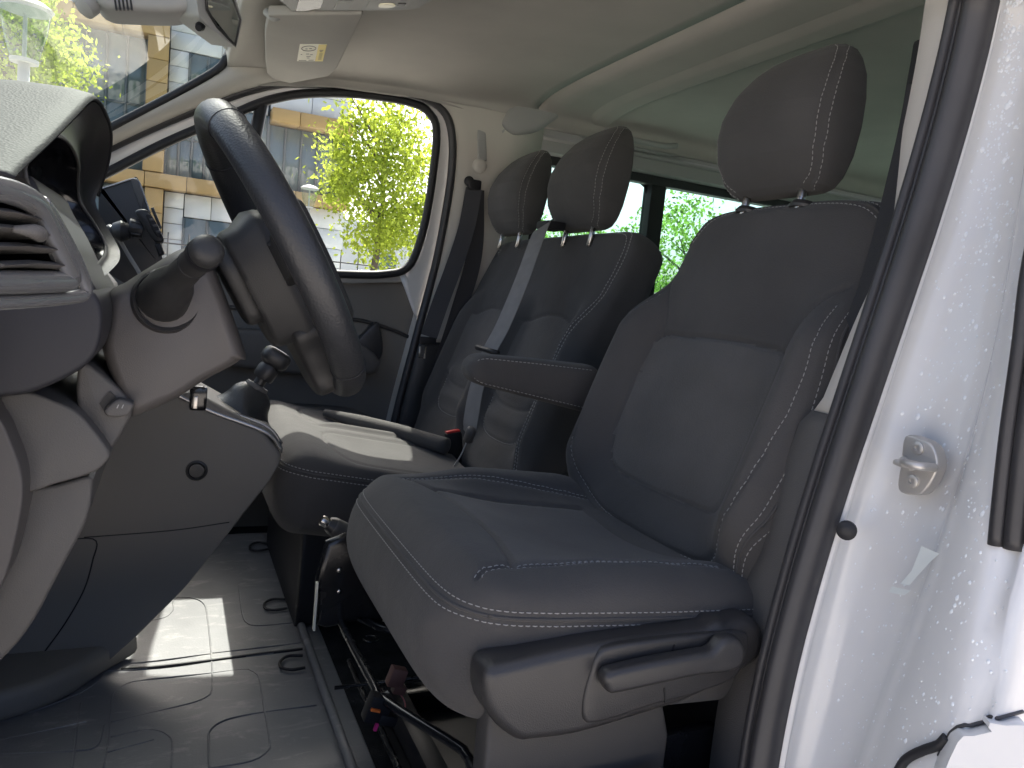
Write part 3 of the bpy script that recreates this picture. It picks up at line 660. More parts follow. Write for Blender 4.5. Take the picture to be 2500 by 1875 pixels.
# painted frame between window and outer seal
Nn = 150; Wo = W3
def nearW(p): return Wo[np.argmin(np.linalg.norm(Wo-p, axis=1))]
rws = []
for p in S3[18:132]:
    w = nearW(p); rws.append([p+np.array([0, -.014, 0]), p*.7+w*.3+np.array([0, -.012, 0]), p*.35+w*.65+np.array([0, -.002, 0]), w+np.array([0, .002, 0]), w+np.array([0, -.012, 0])])
grid("window_frame", rws, M['white'], door, .004, 0)
grid("door_edge", [[p+np.array([0, -.012, 0]), p+np.array([.006, -.03, 0]), p+np.array([.012, -.06, 0]), p+np.array([.03, -.085, 0])] for p in S3[122:170]], M['beige'], door, .004, 0)
tube("window_seal", W3+np.array([0, .006, 0]), .0115, M['black'], door, n=8, closed=True)
grid("window_glass", [np.array([p*(1-t)+c*t for t in np.linspace(0, 1, 2)]) for p, c in zip(np.vstack([W3, W3[:1]])+[0, -.012, 0], np.repeat([[-.2, -.822, .92]], 181, 0))], M['glass'], door)
tube("quarter_bar", [(-.185, -.79, 1.125), (-.165, -.805, .98), (-.135, -.83, .70)], .016, M['black'], door, n=10)
# trim panel
prism("trim_panel", [(.55, -.06), (.55, .688), (.1, .694), (-.452, .712), (-.652, .738), (-.664, .65), (-.640, .50), (-.612, .36), (-.55, -.06)], 'y', -.92, -.866, M['doorplastic'], door, .012, seg=4)
prism("sill_cap", [(.5, .690), (.1, .700), (-.452, .720), (-.656, .742), (-.660, .716), (-.452, .690), (.1, .670), (.5, .66)], 'y', -.90, -.838, M['greyplastic'], door, .006)
tube("trim_crease", [(.3, -.864, .60), (-.40, -.864, .592), (-.55, -.864, .578), (-.660, -.864, .545)], .006, M['plastic'], door, n=8, smoothn=30)
prism("armrest", crs([(.2, .48), (.2, .53), (-.3, .545), (-.45, .54), (-.53, .50), (-.55, .46), (-.50, .435), (-.3, .43)], 50, True), 'y', -.87, -.80, M['plastic2'], door, .014, seg=4)
prism("pull_pocket", crs([(-.46, .50), (-.53, .585), (-.545, .58), (-.56, .50), (-.52, .45), (-.44, .44)], 30, True), 'y', -.87, -.835, M['plastic'], door, .006)
prism("door_pocket", crs([(.2, .12), (.2, .32), (-.2, .34), (-.5, .33), (-.56, .25), (-.55, .12)], 40, True), 'y', -.88, -.79, M['plastic2'], door, .02, seg=4)
# --- near B-pillar: white jamb swept along the doorway
PR = {0: (2334, 2429, 2450, 2600, 2650, -.690), 300: (2292, 2389, 2410, 2550, 2620, -.698), 600: (2186, 2273, 2290, 2462, 2550, -.690), 900: (2077, 2161, 2208, 2417, 2492, -.672), 1200: (1976, 2060, 2130, 2372, 2450, -.645), 1500: (1904, 1984, 2020, 2215, 2420, -.622), 1875: (1849, 1914, 1940, 2085, 2300, -.600), 2200: (1800, 1860, 1880, 2020, 2200, -.580)}
vs = np.linspace(-500, 2200, 60); keys = sorted(PR); PA = np.array([PR[k] for k in keys])
kv = np.linspace(0, 2200, 1400); PS = np.column_stack([np.polyval(np.polyfit(keys, PA[:, j], 3 if j in (0, 1, 5) else 4), kv) for j in range(6)]+[kv])
def prow(v):
    if v >= 0:
        i_ = int(np.argmin(np.abs(PS[:, 6]-v))); return list(PS[i_, :6])
    s = (PS[60, :6]-PS[0, :6])/(kv[60]-kv[0]); r = PS[0, :6]+s*v; r[5] = -.675-.0*v; return list(r)
Lc = {k: [] for k in range(6)}
for v in vs:
    r = prow(v); xb = r[5]
    Lc[0].append(at(r[0], v, x=xb)); Lc[1].append(at(r[1], v, x=xb+.004)); Lc[2].append(at(r[2], v, x=xb-.030)); Lc[3].append(at(r[3], v, x=xb-.046)); Lc[4].append(at(r[4], v, x=xb-.012))
Lc = {k: crs(np.array(v), 70) for k, v in Lc.items() if len(v)}
rws = []
for i in range(70):
    p1, p2, p3, p4 = (Lc[k][i] for k in (1, 2, 3, 4)); y = np.array([0, 1, 0]); X = np.array([1, 0, 0])
    o5 = np.array([p4[0]-.012, p4[1]+.016, p4[2]]); o6 = np.array([p4[0]-.05, p4[1]+.030, p4[2]]); o7 = np.array([p4[0]-.6, p4[1]+.045, p4[2]])
    pts = [np.array([p1[0]-.02, p1[1]-.06, p1[2]]), p1+[-.010, -.045, 0], p1+[-.006, 0, 0], p1*.6+p2*.4+[.004, 0, 0], p2+[.010, -.004, 0], p2*.93+p3*.07+[-.002, 0, 0], p2*.6+p3*.4+[-.006, 0, 0], p2*.25+p3*.75+[-.004, 0, 0], p3+[.004, 0, 0], p3*.6+p4*.4+[.018, 0, 0], p4+[.010, 0, 0], o5+[.008, 0, 0], o6, o7]
    rws.append(crs(np.array(pts), 60))
grid("door_pillar", rws, M['white'], vanb, .004, 0)
# rubber seals on the pinch flange
def sealsweep(name, A, B, m, prof):
    rr = []
    for a, b in zip(A, B):
        d = b-a; rr.append(np.array([a+d*s+np.array([h, 0, 0]) for s, h in prof]))
    return loft(name, rr, m, vanb, True, (True, True), True)
sealsweep("door_seal", Lc[0], Lc[1], M['seal'], crs([(0, .0), (.03, .016), (.14, .022), (.27, .020), (.33, .013), (.36, .006), (.41, .014), (.58, .026), (.78, .026), (.95, .016), (1.0, .002), (.9, -.004), (.3, -.006)], 44, True))
tube("seal_bead", np.array([a*.66+b*.34+np.array([.0155, 0, 0]) for a, b in zip(Lc[0], Lc[1])]), .0022, M['seal'], vanb, n=6)
# light trim strip just inside, its black lower end, and the pillar's inner faces
ins = []; insd = []
Wi = []
for i in range(70):
    a = Lc[0][i]; z = a[2]; wdt = float(np.interp(z, [.3, .58, .60, .70, .78, .90, 1.05], [.062, .050, .032, .022, .009, .036, .045]))
    ins.append(([a+[-.004, .004, 0], a+[.001, -.006, 0], a+[-.002, -wdt+.004, 0], a+[-.012, -wdt-.004, 0], a+[-.12, -wdt-.02, 0]], z))
hi = [r for r, z in ins if z > .585]; lo = [[np.array(q)+[.002, -.001, 0] for q in r] for r, z in ins if z <= .600]
grid("pillar_trim", hi, M['beige'], vanb, .004, 0); grid("pillar_trim_lower", lo, M['plastic2'], vanb, .004, 0)
# striker
sc_ = at(2240, 1135, x=-.672); SX = np.array([-.672-.004, 0, 0])
spoly = crs(yz(ats('2213,1066 2250,1070 2280,1088 2292,1120 2290,1150 2272,1185 2245,1208 2197,1196 2203,1130', x=-.668)), 40, True)
stp = prism("striker_plate", spoly, 'x', -.680, -.6655, M['cast'], vanb, .002)
for u, v in ((2242, 1094), (2229, 1175)):
    bl_ = lathe("bolt", [(.0064, 0), (.0064, .0018), (.0048, .0026), (.0026, .0026), (.0024, .0012), (.0008, .0012)], at(u, v, x=-.6655), (1, 0, 0), M['cast'], stp, n=18)
q0, q1, q2 = at(2280, 1142, x=-.664), at(2240, 1138, x=-.640), at(2187, 1132, x=-.645)
tube("latch_loop", [q0, at(2262, 1140, x=-.650), q1, at(2210, 1130, x=-.642), at(2206, 1124, x=-.664)], .0042, M['cast'], stp, n=12, smoothn=30)
box("latch_pin", at(2208, 1135, x=-.648), (.010, .020, .006), M['cast'], stp, .0025, Matrix.Rotation(math.radians(-8), 3, 'X'))
lathe("grommet", [(.0098, -.003), (.0098, .002), (.006, .005), (.002, .0055)], at(2067, 1295, x=-.632), (.8, .6, 0), M['black'], vanb, n=20)
# black weatherstrip at the outer edge, ribbed
ew = crs(ats('2570,400 2515,650 2490,850 2462,1050 2442,1230 2433,1322', x=-.655), 40)
for k, (o_, r_) in enumerate(((0, .006), (.011, .008), (.026, .009))):
    tube("weatherstrip_rib", ew+np.array([.014-.006*k, o_+.008, 0]), r_, M['seal'], vanb, n=12, upv=(1, 0, 0))
# frosted stickers low on the jamb
for s in ('2252,1332 2296,1350 2272,1372 2222,1428 2200,1424 2228,1392', '2180,1430 2226,1440 2210,1452 2172,1444'):
    P = ats(s, x=-.654); n_ = np.array([.0030, .0012, 0])
    V = [p+n_ for p in P]; mesh("frosted_sticker", V, [tuple(range(len(V)))], M['clearfilm'], vanb, smooth=False)
# fuel-flap recess and flap on the outer skin at the lower right
fl_ = empty("fuel_flap", (-.62, .95, .35), "white fuel flap with dark gap at the bottom right of the doorway", "fuel flap")
# rain drops on the jamb
bmv, bmf = [], []
bv = BVHTree.FromPolygons([Vector(p) for r in rws for p in r], [(i*60+j, i*60+j+1, (i+1)*60+j+1, (i+1)*60+j) for i in range(69) for j in range(59)])
def onskin(u, v, off=.003):
    d = at(u, v, x=-.7)-CAM; d /= np.linalg.norm(d); h = bv.ray_cast(Vector(CAM), Vector(d))
    if h[0] is None: return at(u, v, x=-.66), np.array([.5, .8, 0])
    n_ = np.array(h[1]); n_ = n_ if n_@d < 0 else -n_; return np.array(h[0])+n_*(.002+off), n_
fo = resample(np.array([(2330, 1792), (2345, 1781), (2470, 1745), (2484, 1750), (2440, 1930), (2270, 1930), (2305, 1840), (2330, 1792)], float), 60, True)
fq = [onskin(u, v) for u, v in fo]; fc = np.mean([q[0] for q in fq], 0); fn = np.mean([q[1] for q in fq], 0); fn /= np.linalg.norm(fn); fd = max([(q[0]-fc)@fn for q in fq])+.001
fq = [(q[0]-fn*((q[0]-fc)@fn)+fn*fd, fn) for q in fq]; fc = fc+fn*fd
loft("flap", [np.array([q[0]-q[1]*.02 for q in fq]), np.array([q[0]+q[1]*.0015 for q in fq]), np.array([(q[0]-fc)*.985+fc+q[1]*.0032 for q in fq])], M['white'], fl_, True, (True, True), True, 40)
tube("flap_gap", [onskin(u, v, .0004)[0] for u, v in resample(np.array([(2296, 1846), (2324, 1790), (2342, 1775), (2490, 1734)], float), 40)], .0016, M['seal'], fl_, n=6)
tube("flap_cord", [onskin(u, v, .002)[0] for u, v in crs(np.array([(2200, 1890), (2222, 1856), (2262, 1834), (2296, 1822), (2318, 1800)], float), 24)], .0042, M['black'], fl_, n=8)
tries = 0
while len(bmv) < 800*9 and tries < 5000:
    tries += 1
    v = rng.uniform(0, 1875); r = prow(v); f_ = rng.beta(2, 2); u = r[2]+(min(2500, r[4]+120)-r[2])*f_
    o = CAM; d = at(u, v, x=-.7)-CAM; d /= np.linalg.norm(d); h = bv.ray_cast(Vector(o), Vector(d))
    if h[0] is None: continue
    p = np.array(h[0]); n_ = np.array(h[1]); n_ = n_ if n_@d < 0 else -n_
    if u > 2180 and u < 2300 and 1050 < v < 1215: continue
    p = p+n_*.0021
    s = rng.gamma(2.2, .00022)+.0005; t1 = np.cross(n_, [.1, .2, 1]); t1 /= np.linalg.norm(t1); t2 = np.cross(n_, t1); k = len(bmv); el = rng.uniform(1, 1.7)
    for a in range(8): bmv.append(p+s*(math.cos(a*math.pi/4)*t1+el*math.sin(a*math.pi/4)*t2)-n_*.0001)
    bmv.append(p+n_*s*.8)
    for a in range(8): bmf.append((k+a, k+(a+1) % 8, k+8))
o = mesh("rain_drops", bmv, bmf, M['drop'], vanb); o["kind"] = "stuff"
# sill and step below the driver's seat
sill = empty("door_sill", (-.3, .78, .1), "black plastic door sill with a pale worn edge under the driver's seat", "sill")
prism("sill_cover", [(.6, -.05), (.6, .115), (-.30, .175), (-.60, .19), (-.62, -.05)], 'y', .70, .80, M['plastic'], sill, .012, seg=3)
tube("sill_edge", [(-.15, .694, .185), (-.36, .694, .196), (-.50, .694, .200)], .005, M['plastic2'], sill, n=8)
prism("sill_kick", [(.6, -.2), (.6, .06), (-.62, .13), (-.62, -.2)], 'y', .80, .90, M['white'], sill, .01)
# --- belts
def beltset(name, label, grp=None): return empty(name, (-.7, 0, .4), label, "seat belt")
b1_ = beltset("seat_belt", "dark seat belt hanging from the far door pillar beside the bench")
gp = at(1157, 452, y=-.752)
belt("webbing", [gp+[0, .004, -.01], at(1138, 560, y=-.752), at(1105, 660, y=-.748), at(1075, 740, y=-.745), at(1047, 822, y=-.742)], .047, .0016, (0.35, 1, .1), M['webdark'], b1_)
belt("webbing", [gp+[-.01, -.004, -.012], at(1158, 620, y=-.775), at(1120, 760, y=-.775), at(1075, 900, y=-.775)], .047, .0016, (0.15, 1, .1), M['webdark'], b1_)
box("belt_guide", gp+np.array([0, .004, .0]), (.040, .014, .030), M['dark'], b1_, .006); lathe("guide_bolt", [(.014, 0), (.014, .007), (.008, .010)], gp+np.array([.016, 0, .008]), (.2, 1, 0), M['dark'], b1_, n=18)
tg = at(1044, 832, y=-.738); box("tongue_grip", tg, (.050, .010, .022), M['dark'], b1_, .004); tq = at(1031, 862, y=-.738)
tube("tongue", [tq+[.008, 0, .018], tq+[.008, 0, -.012], tq+[-.008, 0, -.014], tq+[-.009, 0, .018]], .0028, M['chrome'], b1_, n=8)
b2_ = beltset("seat_belt", "grey seat belt slanting across the middle bench backrest behind the armrest")
def bp(u, v, x): return at(u, v, x=x)
belt("webbing", [bp(1335, 548, -.79), bp(1318, 565, -.758), bp(1276, 680, -.700), bp(1228, 795, -.655), bp(1193, 862, -.630), bp(1163, 950, -.612), bp(1148, 1035, -.60), bp(1143, 1062, -.60)], .046, .0016, (.9, .3, .35), M['webbing'], b2_, 60)
box("belt_outlet", bp(1345, 552, -.80), (.05, .06, .02), M['dark'], b2_, .006)
for s_ in (0,): tube("belt_keeper", [bp(1165, 848, -.625), bp(1215, 862, -.63)], .006, M['dark'], b2_, n=8)
tube("belt_tongue", [bp(1152, 1048, -.598), bp(1142, 1075, -.596)], .011, M['plastic2'], b2_, n=12)
tube("buckle_cord", [bp(1138, 1082, -.596), bp(1126, 1110, -.59), bp(1108, 1140, -.585), bp(1098, 1158, -.585)], .0016, M['greyplastic'], b2_, n=6, smoothn=16)
b3_ = beltset("seat_belt", "dark seat belt running down the near pillar beside the driver's headrest")
belt("webbing", [at(2262, 100, x=-.76), at(2250, 160, x=-.755), at(2225, 300, x=-.745), at(2190, 450, x=-.735), at(2150, 610, x=-.725), at(2110, 740, x=-.72), at(2010, 1000, x=-.715), at(1900, 1350, x=-.70)], .044, .0016, (.95, -.3, .0), M['webdark'], b3_, 50)
box("belt_guide", at(2262, 150, x=-.762), (.02, .03, .05), M['dark'], b3_, .006)
# --- sun visor on the far side
vz = ats('655,36 646,80 648,150 652,180 668,194 709,203 802,186 822,168 888,34', z=1.168)
vis = empty("sun_visor", vz[3], "grey cloth sun visor folded up against the far headliner", "sun visor")
prism("visor_board", resample(np.array([(p[0], p[1]) for p in vz+vz[:1]]), 90, True), 'z', 1.167, 1.186, M['visor'], vis, .004, seg=3)
lq = [(p[0], p[1]) for p in ats('732,108 798,108 788,149 725,149', z=1.1665)]
lb = prism("warning_label", lq, 'z', 1.1662, 1.1675, M['cream'], vis, 0)
A_, B_, C_, D_ = [np.array(q) for q in lq]; Lq = lambda s, t: (A_*(1-s)+B_*s)*(1-t)+(D_*(1-s)+C_*s)*t
def flat(name, st_, m, z, par): return mesh(name, [(*Lq(s, t), z) for s, t in st_], [tuple(range(len(st_)))], m, par, smooth=False)
flat("label_band", [(.70, .0), (1, .0), (1, 1), (.70, 1)], M['yellow'], 1.1658, lb)
tube("label_print", [(*Lq(.36+.27*math.cos(t), .22+.14*math.sin(t)), 1.1656) for t in np.linspace(0, 6.28, 30)], .0006, M['ink'], lb, n=4)
for s, t, w in ((.24, .22, .08), (.38, .20, .1), (.1, .55, .06), (.3, .52, .12), (.46, .56, .1), (.33, .66, .16), (.36, .76, .1), (.06, .92, .3), (.44, .9, .2), (.78, .30, .14), (.80, .38, .1)):
    flat("label_print", [(s, t), (s+w, t), (s+w, t+.035), (s, t+.035)], M['ink'], 1.1655, lb)
for k in range(7): flat("label_print", [(.80, .50+k*.06), (.93, .50+k*.06), (.93, .52+k*.06), (.80, .52+k*.06)], M['ink'], 1.1655, lb)
tube("visor_pivot", [at(650, 28, z=1.18), at(670, 42, z=1.17), at(690, 30, z=1.18)], .008, M['greyplastic'], vis, n=10, smoothn=16)
# --- overhead console
oc = empty("overhead_console", (-.25, -.1, 1.2), "grey overhead console with map lamp between the sun visors", "roof console")
op = [(p[0], p[1]) for p in ats('655,-30 700,20 715,32 760,24 800,30 1000,27 1040,15 1080,-20 1100,-120 700,-140', z=1.172)]
prism("console_body", crs(op, 80, True), 'z', 1.172, 1.235, M['greyplastic'], oc, .014, seg=4)
mesh("dark_window", [(*p[:2], 1.1712) for p in ats('730,0 790,0 782,20 750,26 722,28', z=1.1712)], [(0, 1, 2, 3, 4)], M['screen'], oc, smooth=False)
prism("switch", [(p[0], p[1]) for p in ats('826,4 862,4 852,22 814,22', z=1.171)], 'z', 1.1695, 1.173, M['greyplastic'], oc, .001)
prism("lamp_bezel", [(p[0], p[1]) for p in ats('905,-6 1010,-6 990,20 893,20', z=1.171)], 'z', 1.1700, 1.173, M['greyplastic'], oc, .001)
prism("map_lamp", crs([(p[0], p[1]) for p in ats('928,10 945,9 962,10 964,16 945,19 925,17', z=1.169)], 24, True), 'z', 1.1680, 1.172, M['lampwarm'], oc, .001)
prism("lamp_switch", [(p[0], p[1]) for p in ats('972,9 992,9 988,15 970,16', z=1.169)], 'z', 1.1685, 1.172, M['plastic'], oc, .0008)
# --- rear-view mirror and sensor housing on the windscreen
mi = empty("rear_view_mirror", (-.04, 0, 1.08), "grey rear-view mirror seen from its back beside the windscreen edge", "mirror")
mq = [(488, -60, .045), (560, -50, -.01), (592, 48, -.03), (580, 105, -.03), (577, 117, -.03), (540, 88, .0), (505, 62, .03), (486, 40, .045), (480, 0, .05)]
mp = np.array([at(u, v, y=y) for u, v, y in mq]); mb = mp+np.array([.035, -.05, .01]); mc = (mb-mb.mean(0))*.8+mb.mean(0)+np.array([.01, -.015, .004])
loft("housing", [resample(np.vstack([q, q[:1]]), 60, True) for q in (mp, mb, mc)], M['greyplastic'], mi, True, (True, True), True, 50)
gpz = [at(u, v, y=y+.0015) for u, v, y in ((500, -40, .04), (556, -36, -.006), (586, 48, -.028), (574, 110, -.026), (530, 66, .008), (506, 24, .034))]; mesh("glass", [p+[0, .0006, 0] for p in gpz], [tuple(range(len(gpz)))], M['mirror'], mi, smooth=False)
tube("glass_rim", gpz+[gpz[0]], .0022, M['plastic'], mi, n=6)
lathe("dip_knob", [(.006, 0), (.007, .006), (.005, .012)], at(492, 62, y=.02), (.3, .6, -.5), M['dark'], mi, n=14)
tube("stem", [(.0, -.03, 1.16), (-.01, -.03, 1.11)], .012, M['greyplastic'], mi, n=12)
sn = empty("sensor_housing", (.08, 0, 1.07), "grey rain sensor housing with cooling slots high on the windscreen", "sensor")
prism("cover", crs([(p[0], p[2]) for p in ats('225,-60 232,0 265,34 330,41 430,43 470,32 490,20 480,-60', y=.0)], 60, True), 'y', -.05, .03, M['greyplastic'], sn, .012, seg=4)
for k in range(5):
    u = 278+k*9.5; prism("slot", [(p[0], p[2]) for p in ats(f'{u},-2 {u+5},-2 {u+9},24 {u+4},24', y=.0302)], 'y', .026, .0308, M['dark'], sn, 0)
lathe("sensor_foot", [(.016, 0), (.016, .014), (.010, .018)], at(222, 8, y=0), (.5, .3, -.6), M['greyplastic'], sn, n=16)

# ================================================================== floor mat
def atp(u, v, p, n):
    p, n = np.asarray(p, float), np.asarray(n, float); d = RW@np.array([(u-1250)/FOC, (v-937.5)/FOC, 1.0]); return CAM+d*(((p-CAM)@n)/(d@n))
def atps(s, p, n): return [atp(float(q.split(',')[0]), float(q.split(',')[1]), p, n) for q in s.split()]
def zm(s, f=.42194, ox=0, oy=0): return ' '.join('%g,%g' % (float(q.split(',')[0])*f+ox, float(q.split(',')[1])*f+oy) for q in s.split())
fm = empty("floor_mat", (.1, 0, 0), "scuffed dark rubber floor mat with moulded lines in the driver's footwell", "floor mat")
gx, gy = np.linspace(-.262, .72, 60), np.linspace(-.76, .70, 80); rows = []
for x in gx: rows.append([np.array([x, y, .0006*math.sin(37*x+11*y)+.0005*math.sin(23*y-9*x)+(.12*max(0, x-.42))]) for y in gy])
grid("mat_sheet", rows, M['matrub'], fm, .006, -1 if False else 1)
tube("mat_lip", [(-.263, -.72, .004), (-.262, 0, .004), (-.262, .69, .004)], .0075, M['matrub'], fm, n=10, smoothn=30)
prism("mat_border", [(-.272, -.74), (-.272, .70), (-.298, .70), (-.298, -.74)], 'z', -.016, -.003, M['matrub'], fm, .003)
for s in ('1000,675 1110,675 1180,710 1200,800 1222,1000 1225,1200 1190,1250 1080,1290 790,1360 640,1395', '700,960 705,1020 740,1045 820,1048 1220,998', '600,1659 625,1500 640,1300 660,1220 720,1180 800,1155 1220,1110 1420,1090 1480,1115 1500,1150 1530,1330 1560,1520 1540,1570 1450,1620 1220,1659',
          '1380,600 1400,760 1430,820 1500,835 1690,820', '1230,995 1740,935', '1210,1659 1205,1500 1215,1440 1270,1395 1360,1365 1530,1335 1830,1295', '990,1659 995,1510 970,1470 920,1445 830,1440 640,1480', '420,1659 450,1400 470,1280', '610,1570 890,1495', '1000,690 1000,745 960,785 880,805', '590,1097 800,1090 1220,1040 1750,975', '0,1500 500,1390', '600,1410 560,1530 420,1560 0,1580', '590,1060 600,1100 560,1160 450,1230 250,1310 0,1390'):
    P = crs(ats(zm(s, oy=1175), z=.0), 60); tube("mat_rib", P+[0, 0, .0002], .0016, M['matrub'], fm, n=6)
P = crs(ats(zm('700,1092 900,1078 1220,1040 1500,1003 1750,975', oy=1175), z=0), 40); tube("mat_seam", P+[0, 0, .001], .003, M['dark'], fm, n=6)
for s in ('1552,360 1490,353 1448,370 1448,392 1490,402 1552,392', '1652,683 1575,683 1532,706 1536,735 1585,745 1660,735', '1752,1008 1665,1012 1620,1046 1630,1078 1685,1090 1765,1078'):
    tube("mat_loop", crs(ats(zm(s, oy=1175), z=.006), 30), .0028, M['black'], fm, n=8)

# ================================================================== dashboard
M['dashlow'] = mat('dark satin dash', (.026, .026, .030), .5, .25, [(-500, .1, .0006)])
da = empty("dashboard", (.3, 0, .6), "dark plastic dashboard with instrument hood and side air vent", "dashboard")
# lower body across the cab, well ahead of the door side
prof = crs([(.70, .66), (.40, .675), (.20, .672), (.135, .655), (.115, .61), (.12, .55), (.15, .47), (.20, .42), (.30, .36), (.70, .34)], 60, True)
prism("dash_body", prof, 'y', -.74, .30, M['softdash'], da, .01)
prism("dash_end", [(p[0]+.14, p[1]) for p in prof], 'y', .30, .70, M['softdash'], da, .01)
prism("bulkhead", [(.62, 0), (.62, .6), (.70, .6), (.70, 0)], 'y', -.78, .74, M['carpet'], da, 0)
# closed end of the dashboard at the door side
prism("dash_side", crs([(.152, .735), (.20, .748), (.45, .742), (.72, .70), (.72, .30), (.40, .27), (.22, .28), (.17, .36), (.155, .50), (.150, .64)], 60, True), 'y', .40, .735, M['softdash'], da, .02, seg=4)
# instrument hood
HP, HN = (.065, .25, 0), (1, -.0625, 0)
hv = lambda s: [at(*map(float, q.split(',')[:2]), y=float(q.split(',')[2])) for q in s.split()]
arch = crs(hv('30,442,.655 44,424,.64 90,380,.60 130,342,.56 180,290,.50 222,248,.44 240,252,.40 255,276,.35 268,312,.30 270,350,.27 263,400,.25 250,445,.24 240,480,.24'), 70)
rws = []
for dx, sy, dz in ((0, 1, 0), (.004, 1.012, .004), (.02, 1.02, .006), (.06, 1.04, .004), (.12, 1.08, -.004), (.20, 1.14, -.022), (.30, 1.22, -.05), (.42, 1.3, -.085)):
    c = np.array([0, .43, .74]); q = arch.copy(); q[:, 0] += dx; q[:, 1] = .43+(q[:, 1]-.43)*sy; q[:, 2] = np.where(q[:, 2] > .72, .72+(q[:, 2]-.72)*(1+dz*4), q[:, 2])+dz*.4; rws.append(q)
grid("instrument_hood", rws, M['softdash'], da, .003, 1)
rimc = crs(hv('44,426,.64 90,383,.60 130,345,.56 180,294,.50 222,252,.44 240,256,.40 253,279,.35 266,313,.30 268,350,.27 261,400,.25 248,445,.24 236,475,.24 234,500,.24 258,548,.245 285,595,.26 293,618,.28 285,645,.32 228,688,.45 190,628,.52 130,545,.58 100,485,.61 62,440,.635'), 110, True)
opn = crs(hv('108,420,.60 120,388,.575 140,360,.54 172,338,.48 198,348,.42 216,376,.36 224,408,.31 222,440,.29 222,465,.28 225,492,.275 240,520,.275 262,552,.28 284,592,.285 288,614,.30 280,638,.34 230,680,.46 192,612,.52 153,542,.565 130,497,.585 116,458,.597'), 110, True)
i0 = np.argmin(np.linalg.norm(opn[:, None]-rimc[None, :1], axis=2)[:, 0]); opn = np.roll(opn, -i0, 0)
dp = [opn+[.03, 0, 0], (opn-opn.mean(0))*.9+opn.mean(0)+[.06, 0, 0]]
hs = loft("hood_lining", [rimc, rimc*.93+opn*.07+[.010, 0, 0], rimc*.5+opn*.5+[.020, 0, 0], opn+[.014, 0, 0]], M['plastic'], da, True, (False, False))
tube("lens_rim", opn+[.013, 0, 0], .0018, M['plastic2'], da, n=6, closed=True)
loft("instrument_lens", [opn+[.014, 0, 0], dp[0], dp[1]], M['gloss'], da, True, (False, True))
# end cap carrying the vent
endp = crs(xz(ats('-60,400 0,432 44,428 78,432 104,482 150,560 190,640 232,700 252,765 240,850 192,905 80,957 0,968 -60,970', y=.555)), 90, True)
prism("dash_end_cap", endp, 'y', .34, .556, M['dashlow'], da, .012, seg=4)
prism("lower_roll", crs(xz(ats('-60,742 0,742 100,738 190,722 228,712 250,765 238,850 192,903 80,955 0,966 -60,968', y=.60)), 70, True), 'y', .40, .602, M['dashlow'], da, .022, seg=6)
VPp, VPn = (.066, .585, 0), (.1, -.043, .02)
F1 = 450/2133
vz_ = lambda s: atps(zm(s, F1, 0, 440), VPp, VPn)
vent = tube("vent_frame", vz_('-260,60 0,105 160,150 330,225 430,320 560,560 700,850 800,1090 790,1150 700,1170 0,1180 -260,1180'), .0055, M['silver'], da, n=12, smoothn=90)
tube("vent_trim", vz_('-260,1420 0,1415 600,1380 920,1340 985,1280 975,1180 860,900 700,600 540,330 480,260'), .0036, M['silver'], da, n=10, smoothn=80)
bk_ = vz_('-260,60 0,90 160,140 330,210 430,310 560,560 700,850 800,1090 780,1170 0,1190 -260,1190')
loft("vent_duct", [np.array(bk_), np.array(bk_)*[1, 1, 1]+[.05, -.02, -.004]], M['dark'], da, True, (False, True))
for a, b in (('-260,330', '425,462'), ('-260,525', '515,640'), ('-260,762', '600,805'), ('-60,980', '690,990')):
    p, q = vz_(a+' '+b); t = np.array([0, 0, .0016]); dpt = np.array([.028, -.008, -.004]); m_ = np.array([-.004, .001, 0])
    rws = [np.array([c+m_+t*.2, c+t, c+dpt+t, c+dpt-t, c-t]) for c in (p, p*.5+q*.5+np.array([0, 0, .001]), q)]
    loft("vent_slat", rws, M['plastic2'], vent, True, (True, True), True, 40)
kc = vz_('270,585')[0]; tube("vent_knob", [kc+[.002, .012, 0], kc+[-.005, .005, 0], kc+[-.005, -.006, -.001], kc+[.002, -.012, -.001]], [.0015, .0035, .0035, .0015], M['plastic2'], vent, n=12, smoothn=14)
# knee panels
prism("knee_panel", crs(xz(ats('-60,985 20,960 76,957 130,975 186,1001 228,1045 268,1102 258,1128 224,1153 140,1178 59,1197 48,1120 20,1055 -60,1000', y=.52)), 80, True), 'y', .30, .525, M['plastic2'], da, .012, seg=4)
prism("lower_panel", crs(xz(ats('59,1199 140,1182 219,1161 226,1185 222,1230 205,1285 169,1352 130,1425 93,1496 50,1560 0,1614 -60,1680 -60,1500 20,1380 52,1260', y=.50)), 80, True), 'y', .28, .503, M['plastic2'], da, .010, seg=4)
prism("side_panel", crs(xz(ats('-60,985 0,1022 28,1080 50,1140 57,1197 48,1270 18,1395 -20,1470 -60,1520', y=.56)), 60, True), 'y', .40, .562, M['shroud'], da, .008, seg=4)
prism("switch_pod", crs(xz(ats('190,900 215,890 300,960 322,1000 310,1035 268,1100 240,1085 190,1000', y=.50)), 40, True), 'y', .34, .50, M['plastic2'], da, .008)
prism("switch_recess", xz(ats('242,985 268,955 290,975 255,1005', y=.5015)), 'y', .495, .5016, M['dark'], da, 0)
sp = prism("stop_switch", crs(xz(ats('255,1000 285,975 318,982 326,990 310,1015 268,1018 256,1010', y=.512)), 30, True), 'y', .49, .514, M['plastic2'], da, .003)
for u in (288, 300): prism("switch_print", xz(ats(f'{u},988 {u+3},988 {u-1},997 {u-4},997', y=.5146)), 'y', .514, .5148, M['greyplastic'], sp, 0)

